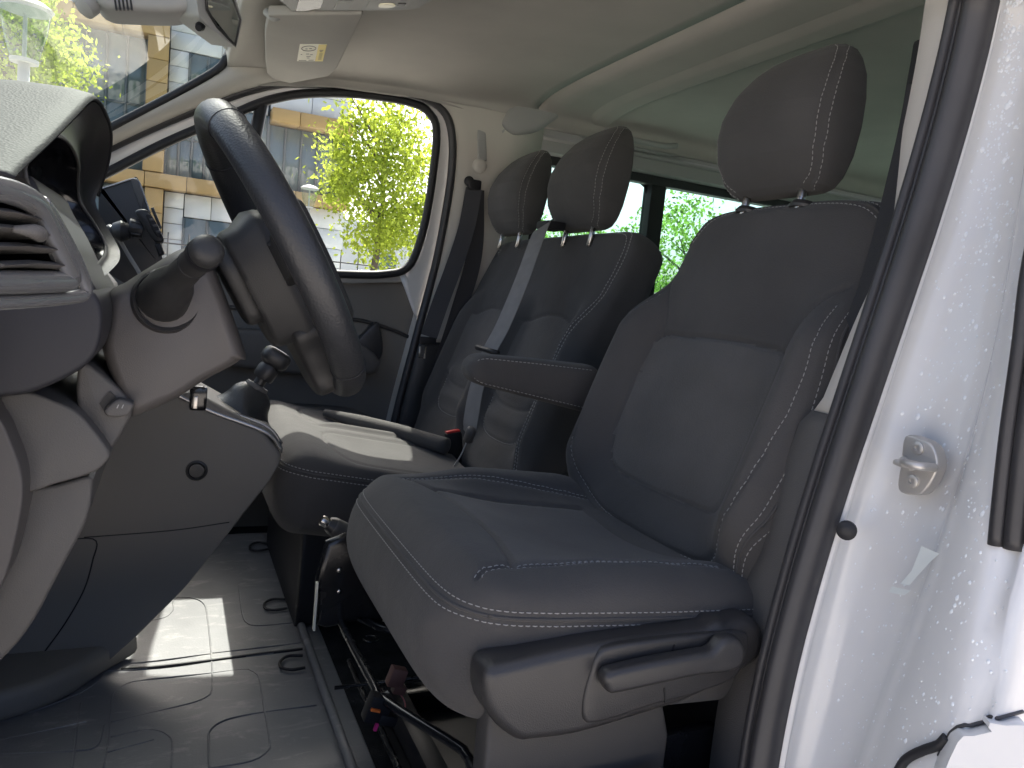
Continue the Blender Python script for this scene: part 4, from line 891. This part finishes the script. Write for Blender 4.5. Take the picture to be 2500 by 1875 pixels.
# ================================================================== steering column and wheel
M['hub'] = mat('wheel hub plastic', (.024, .024, .024), .5, .35, [(-900, .15, .0006)])
colm = empty("steering_column", (0, .43, .6), "grey steering column cowl with dark indicator stalk", "steering column")
shp_ = crs(xz(ats('262,712 300,690 360,652 440,606 500,600 540,680 607,868 600,882 570,902 500,940 430,985 370,1012 320,1032 295,1010 262,930 240,850 250,770', y=.492)), 110, True)
sc_c = shp_.mean(0); loft('cowl', [np.array([(sc_c[0]+(p[0]-sc_c[0])*s, y, sc_c[1]+(p[1]-sc_c[1])*s) for p in shp_]) for y, s in ((.350, .78), (.356, .90), (.375, .98), (.42, 1.0), (.455, .995), (.475, .965), (.487, .915), (.4935, .85), (.4955, .78))], M['shroud'], colm, True, (True, True), True)
cen = at(406, 735, y=.492)
lathe("stalk_collar", [(.0315, -.006), (.0315, .003), (.029, .006), (.026, .004), (.024, -.004)], cen, (-.1, 1, .05), M['plastic'], colm, n=40)
s0, s1, s2, s3 = at(398, 728, y=.495), at(425, 690, y=.535), at(470, 645, y=.575), at(498, 620, y=.60)
stk = tube("stalk", [s0, s0*.4+s1*.6, s1, s2, s3], [.024, .021, .0135, .0125, .0135], M['hub'], colm, n=22, smoothn=40)
ax = s3-s2; ax /= np.linalg.norm(ax)
lathe("stalk_ring", [(.0145, 0), (.0149, .004), (.0145, .008)], s3-ax*.006, ax, M['dark'], stk, n=24)
lathe("stalk_cap", [(.0142, 0), (.0144, .004), (.0132, .009), (.0095, .0125), (.004, .014)], s3+ax*.003, ax, M['hub'], stk, n=28)
tube("stalk_band", [s2+.0130*(math.cos(t)*np.cross(ax, [0, 0, 1])+math.sin(t)*np.cross(ax, np.cross(ax, [0, 0, 1]))) for t in np.linspace(0, 6.28, 24, endpoint=False)], .0009, M['dark'], stk, n=5, closed=True)
wh = empty("steering_wheel", (-.105, .424, .712), "black leather steering wheel seen from the dashboard side", "steering wheel")
WC = np.array([-.107, .424, .706]); aw = math.radians(30); EU = np.array([math.sin(aw), 0, math.cos(aw)]); EY = np.array([0, 1., 0]); EN = np.array([-math.cos(aw), 0, math.sin(aw)])
wp = lambda y, u, n=0: WC+.92*y*EY+.92*u*EU+n*EN
th = np.linspace(0, 2*np.pi, 120, endpoint=False); RR = .1565
T_ = np.linspace(0, 2*np.pi, 22, endpoint=False); rings = []
for t in th:
    rad = math.sin(t)*EY+math.cos(t)*EU; c = WC+RR*rad
    k = 1+.10*max(0, math.cos(2*(t-math.radians(60))))+.0
    rings.append(np.array([c+rad*.0155*k*math.cos(q)+EN*.0180*math.sin(q) for q in T_]))
rings.append(rings[0]); rim = loft("rim", rings, M['leather'], wh, True, (False, False))
for t in (math.radians(32), math.radians(-38), math.radians(142), math.radians(-142)):
    rad = math.sin(t)*EY+math.cos(t)*EU; c = WC+RR*rad
    tube("rim_seam", [c+rad*.0160*math.cos(q)+EN*.0183*math.sin(q) for q in T_], .0009, M['dark'], rim, n=5, closed=True)
def wprism(name, poly, n0, n1, m, par, bev, sc0=1.0):
    poly = np.asarray(poly); c = poly.mean(0); R_ = []
    for n_, s in ((n0, sc0*.93), (n0+bev*.3, sc0*.98), (n0+bev, sc0), (n1-bev, 1.0), (n1-bev*.3, .98), (n1, .93)):
        R_.append(np.array([wp(*(c+(p-c)*s), n_) for p in poly]))
    return loft(name, R_, m, par, True, (True, True), True, 50)
hub = crs([(-.080, .056), (0, .064), (.080, .056), (.096, .03), (.098, -.03), (.088, -.075), (.07, -.098), (0, -.106), (-.07, -.098), (-.088, -.075), (-.098, -.03), (-.096, .03)], 70, True)
hb = wprism("hub_back", hub, -.052, -.004, M['hub'], wh, .016, .88)
wprism("hub_pad", hub*.98, -.003, .035, M['hub'], wh, .014)
wprism("hub_rear_cap", crs([(-.062, .034), (.062, .034), (.066, -.03), (.05, -.055), (-.05, -.055), (-.066, -.03)], 40, True), -.066, -.045, M['hub'], wh, .008)
for s in (1, -1):
    wprism("spoke", crs([(s*.07, .022), (s*.12, .020), (s*.166, .030), (s*.168, -.012), (s*.12, -.020), (s*.07, -.035)], 40, True), -.018, .012, M['hub'], wh, .008)
wprism("lower_spoke", crs([(-.075, -.075), (.075, -.075), (.072, -.11), (.062, -.140), (.056, -.162), (0, -.172), (-.056, -.162), (-.062, -.140), (-.072, -.11)], 50, True), -.034, .008, M['hub'], wh, .010)
wprism("spoke_trim", crs([(.056, -.10), (.066, -.105), (.056, -.150), (.048, -.150)], 20, True), -.006, .012, M['silver'], wh, .002)
wprism("spoke_trim", crs([(-.056, -.10), (-.066, -.105), (-.056, -.150), (-.048, -.150)], 20, True), -.006, .012, M['silver'], wh, .002)

# ================================================================== centre console, gear lever, handbrake
ccn = empty("centre_console", (-.05, -.2, .2), "grey centre console below the gear lever with a round cap on its side", "console")
cp = ats('395,965 470,952 640,1045 688,1108 686,1130 660,1175 600,1250 560,1302 450,1440 330,1560 240,1648 140,1712 0,1748 -120,1775 -120,1100 200,1000', y=-.05)
cpx = [(p[0], max(p[2], .004)) for p in cp]
cpx = resample(np.vstack([cpx, cpx[:1]]), 160, True)
def shelf(y, rise, sh=1.0):
    """console section at y: the underside climbs away from the driver's side panel"""
    out = []; c_ = cpx.mean(0)
    for x, z in cpx:
        top = float(np.interp(x, [-.19, -.17, -.02, .1], [.37, .395, .46, .46])); zz = z
        if x < .16: zz = min(max(z, z+rise*(1-max(0, x-.06)/.1) if x > .06 else z+rise), max(z, top-.04))
        out.append((c_[0]+(x-c_[0])*sh, y, c_[1]+(zz-c_[1])*sh))
    return np.array(out)
loft("side_panel", [shelf(-.0485, 0, .965), shelf(-.0495, 0, .985), shelf(-.054, 0, .997), shelf(-.060, .012), shelf(-.085, .075), shelf(-.12, .17), shelf(-.16, .26), shelf(-.20, .34), shelf(-.225, .34)], M['console'], ccn, True, (True, True), True, 45)
ft = [(p[0], p[1]) for p in ats('330,1600 250,1648 190,1690 130,1722 60,1748 0,1765 -100,1790 -100,1600', z=.004)]
prism("console_foot", ft, 'z', .002, .05, M['console'], ccn, .014, lo_s=1.03)
lathe("cap", [(.0175, 0), (.0175, .003), (.014, .0045), (.012, .002), (.0115, .004), (.004, .0045)], at(480, 1148, y=-.05), (0, 1, 0), M['plastic'], ccn, n=30)
tube("panel_joint", ats('150,1318 232,1318 226,1370 205,1440 160,1520 110,1590', y=-.0485), .0012, M['dark'], ccn, n=5, smoothn=40)
tube("panel_joint", ats('205,1312 420,1295 560,1275', y=-.0485), .001, M['dark'], ccn, n=5, smoothn=20)
tp = [at(u, v, y=-.05) for u, v in ((430, 972), (520, 1015), (650, 1065), (688, 1108))]
rws = [[p+[0, .002, .002], p+[0, .0, .010], p+[0, -.02, .014], p+[0, -.155, .014], p+[0, -.175, .004]] for p in crs(tp, 30)]
grid("top_plate", rws, M['silver'], ccn, .003, 0)
tube("plate_edge", crs([p+[0, -.012, .016] for p in tp], 30), .003, M['silver'], ccn, n=8)
rws = [[p+[.004, -.03, .016], p+[.004, -.045, .010], p+[.004, -.14, .010], p+[.004, -.155, .016]] for p in crs(tp, 30)[2:26]]
grid("gaiter_well", rws, M['plastic'], ccn, .002, 0)
gl = empty("gear_lever", at(600, 1040, y=-.15), "black gear lever with leatherette gaiter on the centre console", "gear lever")
g = lambda u, v, y=-.145: at(u, v, y=y)
base, topb = g(566, 1038), g(626, 945); axg = g(668, 880)-g(628, 940); axg /= np.linalg.norm(axg); rings = []
for i, t in enumerate(np.linspace(0, 1, 16)):
    c = base*(1-t)+topb*t+np.array([0, 0, 0]); rx = .052*(1-t)**.8+.019+.004*math.sin(9*t); ry = .044*(1-t)**.8+.019; ring_ = []
    for q in np.linspace(0, 2*np.pi, 32, endpoint=False):
        w_ = 1+.10*(1-t)*math.sin(4*q+2.2*t)+.05*math.sin(3*q+7*t)*(t < .9)
        e1 = np.array([.93, 0, .36])*(1-t)+np.cross([0, 1, 0], axg)*t; ring_.append(c+e1*rx*w_*math.cos(q)+np.array([0, 1, 0])*ry*w_*math.sin(q))
    rings.append(np.array(ring_))
loft("gaiter", rings, M['leatherette'], gl)
lathe("gaiter_ring", [(.021, 0), (.022, .004), (.020, .009), (.012, .010)], topb-axg*.004, axg, M['plastic2'], gl, n=24)
lathe("shaft", [(.0105, 0), (.0105, .03)], topb, axg, M['plastic'], gl, n=18)
lathe("collar", [(.017, 0), (.019, .004), (.0195, .022), (.016, .030)], topb+axg*.018, axg, M['plastic'], gl, n=26)
kb = topb+axg*.046; kx = np.cross(axg, [0, 1, 0]); rings = []
for h, s in ((0, .55), (.003, .8), (.010, .98), (.020, 1.0), (.028, .93), (.033, .75), (.0345, .4)):
    rings.append(np.array([kb+axg*h+s*(.027*math.copysign(abs(math.cos(q))**.7, math.cos(q))*kx+.024*math.copysign(abs(math.sin(q))**.7, math.sin(q))*np.array([0, 1, 0])) for q in np.linspace(0, 2*np.pi, 36, endpoint=False)]))
loft("knob", rings, M['plastic'], gl)
kf = empty("key_fob", at(482, 975, y=-.02), "small dark key fob with a metal strip below the steering column", "key fob")
kc = at(484, 972, y=.02); box("case", kc, (.026, .012, .04), M['gloss'], kf, .006); box("metal_strip", kc+np.array([.004, .008, -.006]), (.006, .003, .020), M['chrome'], kf, .001)
hbk = empty("handbrake_lever", at(830, 1290, y=.08), "dark handbrake lever with silver button beside the driver's cushion", "handbrake")
h0, h1 = at(812, 1284, y=.08), at(905, 1335, y=.08)
tube("grip", [h0, h0*.8+h1*.2, h1, h1+(h1-h0)*1.2], [.0155, .019, .021, .021], M['plastic2'], hbk, n=20, smoothn=30)
hx = (h0-h1)/np.linalg.norm(h0-h1); lathe("grip_collar", [(.0155, 0), (.013, .006), (.011, .010)], h0, hx, M['plastic'], hbk, n=20); lathe("release_button", [(.009, 0), (.009, .012), (.0075, .015), (.003, .0155)], h0+hx*.008, hx, M['chrome'], hbk, n=20)

# ================================================================== display and phone holder
dsp = empty("display_screen", at(310, 550, y=0), "dark dashboard display screen behind the phone holder", "display")
prism("housing", crs(xz(ats('241,462 243,458 318,436 330,436 340,444 395,625 390,640 340,700 250,640', y=-.005)), 60, True), 'y', -.06, -.005, M['plastic'], dsp, .004)
prism("bezel", xz(ats('318,436 332,436 342,446 352,480 345,512 328,470', y=-.004)), 'y', -.05, -.0025, M['plastic2'], dsp, .001)
tube("edge_trim", ats('241,463 280,451 318,438 331,438 341,448 366,520', y=-.004), .0016, M['silver'], dsp, n=6, smoothn=40)
ph = empty("phone_holder", at(330, 560, y=.06), "black ball-joint phone holder clamp in front of the display", "phone holder")
Hh = lambda s, y=.07: ats(zm(s, F1, 0, 440), y=y)
bc_ = Hh('1400,590')[0]; lathe("ball_joint", [(.004, -.014), (.011, -.010), (.0155, 0), (.012, .009), (.007, .014)], bc_, (-1, 0, .05), M['plastic'], ph, n=24)
for k in range(4): lathe("joint_rib", [(.0095-k*.001, 0), (.0095-k*.001, .0018)], bc_+np.array([-.011-k*.004, 0, 0]), (-1, 0, 0), M['dark'], ph, n=20)
nc = Hh('1575,560')[0]; nut = lathe("knurled_nut", [(.0125, -.009), (.0135, -.006), (.0135, .006), (.0125, .009)], nc, (-1, 0, -.1), M['plastic'], ph, n=24)
for k in range(10): t = k*.628; box("knurl", nc+np.array([0, .0138*math.cos(t), .0138*math.sin(t)]), (.012, .0022, .0022), M['plastic'], nut, .0004)
prism("clamp_plate", crs(xz(Hh('1565,360 1620,335 1700,345 1760,410 1850,570 1890,660 1885,705 1830,722 1770,690 1680,560 1590,420', .085)), 50, True), 'y', .03, .088, M['plastic'], ph, .005, seg=3)
prism("clamp_pad", crs(xz(Hh('1690,400 1730,395 1790,460 1860,600 1865,650 1830,660 1780,600 1710,460', .090)), 40, True), 'y', .086, .0915, M['dark'], ph, .0015)
for k in range(3): prism("pad_rib", xz(Hh('%d,%d %d,%d %d,%d %d,%d' % (1725+k*38, 445+k*70, 1780+k*38, 440+k*70, 1792+k*38, 465+k*70, 1737+k*38, 472+k*70), .0925)), 'y', .091, .0930, M['plastic2'], ph, .0006)
prism("jaw", xz(Hh('1745,330 1780,318 1870,540 1850,560 1815,500', .06)), 'y', .02, .075, M['plastic'], ph, .003); prism("foot", xz(Hh('1785,740 1860,725 1908,850 1840,885', .085)), 'y', .05, .088, M['dark'], ph, .004)
tube("arm", [bc_+[.01, 0, 0], bc_+[.05, -.02, -.03]], .010, M['plastic'], ph, n=14)
cb = tube("charging_cable", [at(284, 572, y=.05), at(312, 620, y=.05), at(340, 666, y=.05), at(352, 700, y=.05), at(360, 760, y=.05)], .0028, M['greyplastic'], None, n=8, smoothn=30)
tag(cb, "thin pale charging cable hanging below the phone holder", "cable")

# ================================================================== outside
M['pave'] = mat('light paving', (.42, .40, .37), .85, .3, [(40, .2, .005)], (2, .12)); M['panelw'] = mat('white facade panel', (.62, .65, .66), .5, .4, var=(.8, .05)); M['ochre'] = mat('ochre facade panel', (.42, .285, .12), .55, .4, var=(1.0, .08))
M['pane'] = mat('facade glass', (.10, .14, .15), .05, .8, var=(.5, .2)); M['mullion'] = mat('grey mullion', (.12, .14, .15), .5); M['lampmetal'] = mat('pale lamp metal', (.35, .37, .36), .5)
M['lampglass'] = glassmat('lantern glass', (.75, .84, .80)); M['bark'] = mat('bark', (.12, .10, .085), .9, .2, [(30, .6, .02)]); M['fence'] = mat('fence metal', (.05, .055, .06), .5)
M['leafA'] = leafmat('spring leaves', (.115, .15, .03), (.24, .285, .035)); M['leafB'] = leafmat('green leaves', (.07, .13, .035), (.15, .26, .05))
struct(box("ground", (0, 0, -.68), (400, 400, .12), M['pave'], None, 0))
YF = -16.0
bd = empty("office_building", (-1, YF, -.6), "white and ochre panelled office building with glass bays beyond the trees", "building")
CX = lambda x0, x1, z0, z1, y0, y1, name, m: box(name, ((x0+x1)/2, (y0+y1)/2, (z0+z1)/2), (abs(x1-x0), abs(y1-y0), abs(z1-z0)), m, bd, .008, seg=1)
CX(-3.4, 14, -.6, 9, YF-8, YF-.12, "core", M['mullion'])
_cache = {}
def panel(x0, x1, z0, z1, y, t, name, m, gap=.012):
    k = (round(abs(x1-x0), 3), round(z1-z0, 3), t, m.name)
    if k not in _cache:
        o = box(name, (0, 0, 0), (abs(x1-x0)-gap, t, z1-z0-gap), m, bd, .006, seg=1); _cache[k] = o
    else:
        o = bpy.data.objects.new(name, _cache[k].data); COL.objects.link(o); o.parent = bd
    o.location = Vector(((x0+x1)/2, y, (z0+z1)/2))-bd.location
def field(x0, x1, z0, z1, nx, nz, y, t, name, m):
    for i in range(nx):
        for j in range(nz): panel(x0+(x1-x0)*i/nx, x0+(x1-x0)*(i+1)/nx, z0+(z1-z0)*j/nz, z0+(z1-z0)*(j+1)/nz, y, t, name, m)
def bay(x0, x1, z0, z1, nx, nz, ob=.30):
    """glazed bay: panes with mullions, ochre frame around"""
    field(x0, x1, z0, z1, nx, nz, YF+.02, .03, "pane", M['pane'])
    for i in range(nx+1): x = x0+(x1-x0)*i/nx; CX(x-.018, x+.018, z0, z1, YF-.05, YF+.07, "mullion", M['mullion'])
    for j in range(1, nz): z = z0+(z1-z0)*j/nz; CX(x0, x1, z-.014, z+.014, YF-.05, YF+.065, "transom", M['mullion'])
# upper bay (windscreen) and its ochre frame
bay(.67, 5.2, 2.56, 5.12, 13, 2); field(.28, 5.2, 5.13, 5.42, 6, 1, YF+.20, .5, "ochre_panel", M['ochre']); field(.28, .66, 2.56, 5.12, 1, 6, YF+.20, .5, "ochre_panel", M['ochre'])
field(.28, 5.2, 5.44, 8.2, 4, 6, YF+.0, .10, "white_panel", M['panelw'])
field(-1.66, .27, 5.05, 8.2, 2, 9, YF+.0, .10, "white_panel", M['panelw'])
bay(-.80, -.10, 4.45, 5.04, 2, 1); field(-.09, .27, 4.1, 5.04, 1, 3, YF, .10, "white_panel", M['panelw']); field(-1.66, -.81, 4.1, 5.04, 1, 3, YF, .10, "white_panel", M['panelw']); field(-.80, -.10, 4.1, 4.44, 1, 1, YF, .10, "white_panel", M['panelw'])
bay(-1.68, .27, 2.58, 4.09, 8, 2)
# lower ochre band and ground floor
field(-1.68, 5.2, 2.26, 2.55, 9, 1, YF+.20, .5, "ochre_panel", M['ochre']); field(.26, .60, -.6, 2.25, 1, 6, YF+.18, .45, "ochre_panel", M['ochre'])
field(-.12, .25, -.6, 2.25, 1, 9, YF, .10, "white_panel", M['panelw']); field(-1.68, -.13, 1.78, 2.25, 3, 1, YF, .10, "white_panel", M['panelw']); bay(-1.05, -.13, .2, 1.77, 2, 1); field(-1.68, -1.06, -.6, 1.77, 1, 6, YF, .10, "white_panel", M['panelw']); field(-1.05, -.13, -.6, .19, 2, 2, YF, .10, "white_panel", M['panelw'])
bay(.62, 5.2, .0, 2.24, 12, 1)
# right bay behind the near tree
field(-3.4, -1.70, 3.93, 4.22, 3, 1, YF+.20, .5, "ochre_panel", M['ochre']); bay(-3.4, -1.70, 2.60, 3.92, 5, 1); field(-3.4, -1.70, 2.34, 2.59, 3, 1, YF+.20, .5, "ochre_panel", M['ochre']); field(-3.4, -1.70, 4.24, 8.2, 2, 9, YF, .10, "white_panel", M['panelw']); field(-3.4, -1.70, -.6, 2.33, 2, 7, YF, .10, "white_panel", M['panelw'])
# far pale block along the street
fb = empty("pale_block", (-11, -30, -.6), "pale low building far down the street behind the window tree", "building")
box("wall", (-13, -33, 1.4), (14, 6, 4.0), M['panelw'], fb, .02)
for i in range(6): box("window", (-8-i*1.8, -29.98, 1.6), (.9, .06, 1.1), M['pane'], fb, .01)
# trees
def crown(name, n, r, leaf, seed, m, parent, c, clump=60, fill=.55):
    g_ = np.random.default_rng(seed); cl = []
    while len(cl) < clump:
        p = g_.normal(size=3); p /= np.linalg.norm(p); p *= g_.uniform(.35, 1.0)**.6; cl.append(p*np.array(r))
    cl = np.array(cl); cs = g_.uniform(.16, .34, len(cl)); V = []; F = []
    idx = g_.integers(0, len(cl), n); P = cl[idx]+g_.normal(size=(n, 3))*(cs[idx]*np.mean(r)*.62)[:, None]
    for p in P:
        a = g_.normal(size=3); a /= np.linalg.norm(a); a[2] -= .3; b = np.cross(a, g_.normal(size=3)); b /= np.linalg.norm(b)+1e-9; s = leaf*g_.uniform(.6, 1.3); k = len(V); q = p+np.asarray(c)
        V += [q-a*s*.5, q+b*s*.32+a*s*.05, q+a*s*.6, q-b*s*.32+a*s*.05]; F.append((k, k+1, k+2, k+3))
    return mesh(name, V, F, m, parent, smooth=False)
def tree(label, x, y, zc, r, leaf, n, seed, m, trunk=.10, group="street trees"):
    t = empty("street_tree", (x, y, -.6), label, "tree", group); g_ = np.random.default_rng(seed+50)
    tube("trunk", [(x, y, -.62), (x+.04, y, zc*.35-.3), (x-.03, y+.02, zc-r[2]*.4), (x, y, zc+r[2]*.4)], [trunk, trunk*.8, trunk*.55, trunk*.2], M['bark'], t, n=10, smoothn=24)
    for i in range(9):
        a = g_.uniform(0, 6.28); h = zc-r[2]*g_.uniform(-.2, .7); e = np.array([math.cos(a)*r[0]*.8, math.sin(a)*r[1]*.8, r[2]*g_.uniform(.2, .7)])
        tube("limb", [np.array([x, y, h]), np.array([x, y, h])+e*.5+[0, 0, .05], np.array([x, y, h])+e], [trunk*.32, trunk*.2, trunk*.06], M['bark'], t, n=6, smoothn=8)
    crown("crown", n, r, leaf, seed, m, t, (x, y, zc)); return t
tree("yellow-green tree filling the rear half of the far door window", -2.50, -9, 2.20, (.80, .8, 1.22), .062, 11500, 3, M['leafA'], .07)
tree("yellow-green tree behind the street lamp seen through the windscreen", 1.95, -10, 3.0, (.95, .9, 1.15), .065, 9500, 5, M['leafA'], .08)
tree("green tree seen through the nearer tinted rear window", -6.2, -11, 1.25, (1.3, 1.2, 1.1), .07, 7000, 8, M['leafB'], .1)
tree("green tree seen through the second tinted rear window", -8.9, -10.4, 1.65, (1.5, 1.3, 1.35), .075, 9000, 9, M['leafB'], .1)
tree("green tree farthest along the row, behind the driver's backrest", -12.6, -12, 1.9, (1.8, 1.3, 1.7), .09, 7000, 10, M['leafB'], .1)
# street lamps
def lamp(label, x, y, zt, s):
    t = empty("street_lamp", (x, y, -.6), label, "street lamp", "street lamps"); c = np.array([x, y, zt])
    lathe("cap", [(.165*s, 0), (.175*s, .012*s), (.12*s, .05*s), (.03*s, .075*s)], c, (0, 0, 1), M['lampmetal'], t, n=32)
    lathe("lantern", [(.155*s, -.005*s), (.135*s, -.15*s), (.085*s, -.34*s)], c, (0, 0, 1), M['lampglass'], t, n=32)
    lathe("lantern_rim", [(.160*s, -.012*s), (.162*s, .0)], c, (0, 0, 1), M['lampmetal'], t, n=32)
    lathe("lamp_tube", [(.014*s, -.33*s), (.014*s, -.03*s)], c, (0, 0, 1), M['lampmetal'], t, n=12)
    lathe("neck", [(.088*s, -.36*s), (.09*s, -.335*s), (.05*s, -.33*s)], c-[0, 0, 0], (0, 0, 1), M['lampmetal'], t, n=28)
    tube("post", [(x, y, -.6), (x, y, zt-.36*s)], .038*s, M['lampmetal'], t, n=14)
lamp("large lantern street lamp at the left edge beyond the windscreen", .995, -5, 2.33, .98)
lamp("small lantern street lamp in the far door window beside the tree", -1.41, -8, 1.78, .62)
# fence and parked van at the foot of the window
fe = empty("metal_fence", (-3, -11, -.6), "thin dark metal fence along the street behind the window tree", "fence")
for z in (.35, 1.06): tube("rail", [(-6.5, -11, z), (.2, -11, z)], .012, M['fence'], fe, n=6)
for i in range(24): tube("bar", [(.1-i*.28, -11, -.6), (.1-i*.28, -11, 1.22)], .010, M['fence'], fe, n=6)
pv = empty("parked_van", (-3.6, -13.5, -.6), "small white vehicle parked behind the fence in the far window", "van")
prism("body", [(-2.6, -.35), (-2.55, .35), (-3.0, .45), (-3.4, 1.05), (-4.9, 1.1), (-4.95, -.35)], 'y', -14.3, -12.7, M['white'], pv, .08, seg=3)
prism("side_window", [(-3.1, .5), (-3.45, .95), (-4.2, .98), (-4.2, .5)], 'y', -12.72, -12.69, M['pane'], pv, 0)
for x in (-3.0, -4.4): lathe("wheel", [(.28, 0), (.30, .06), (.28, .16), (.1, .17)], (x, -12.85, -.3), (0, 1, 0), M['black'], pv, n=24)
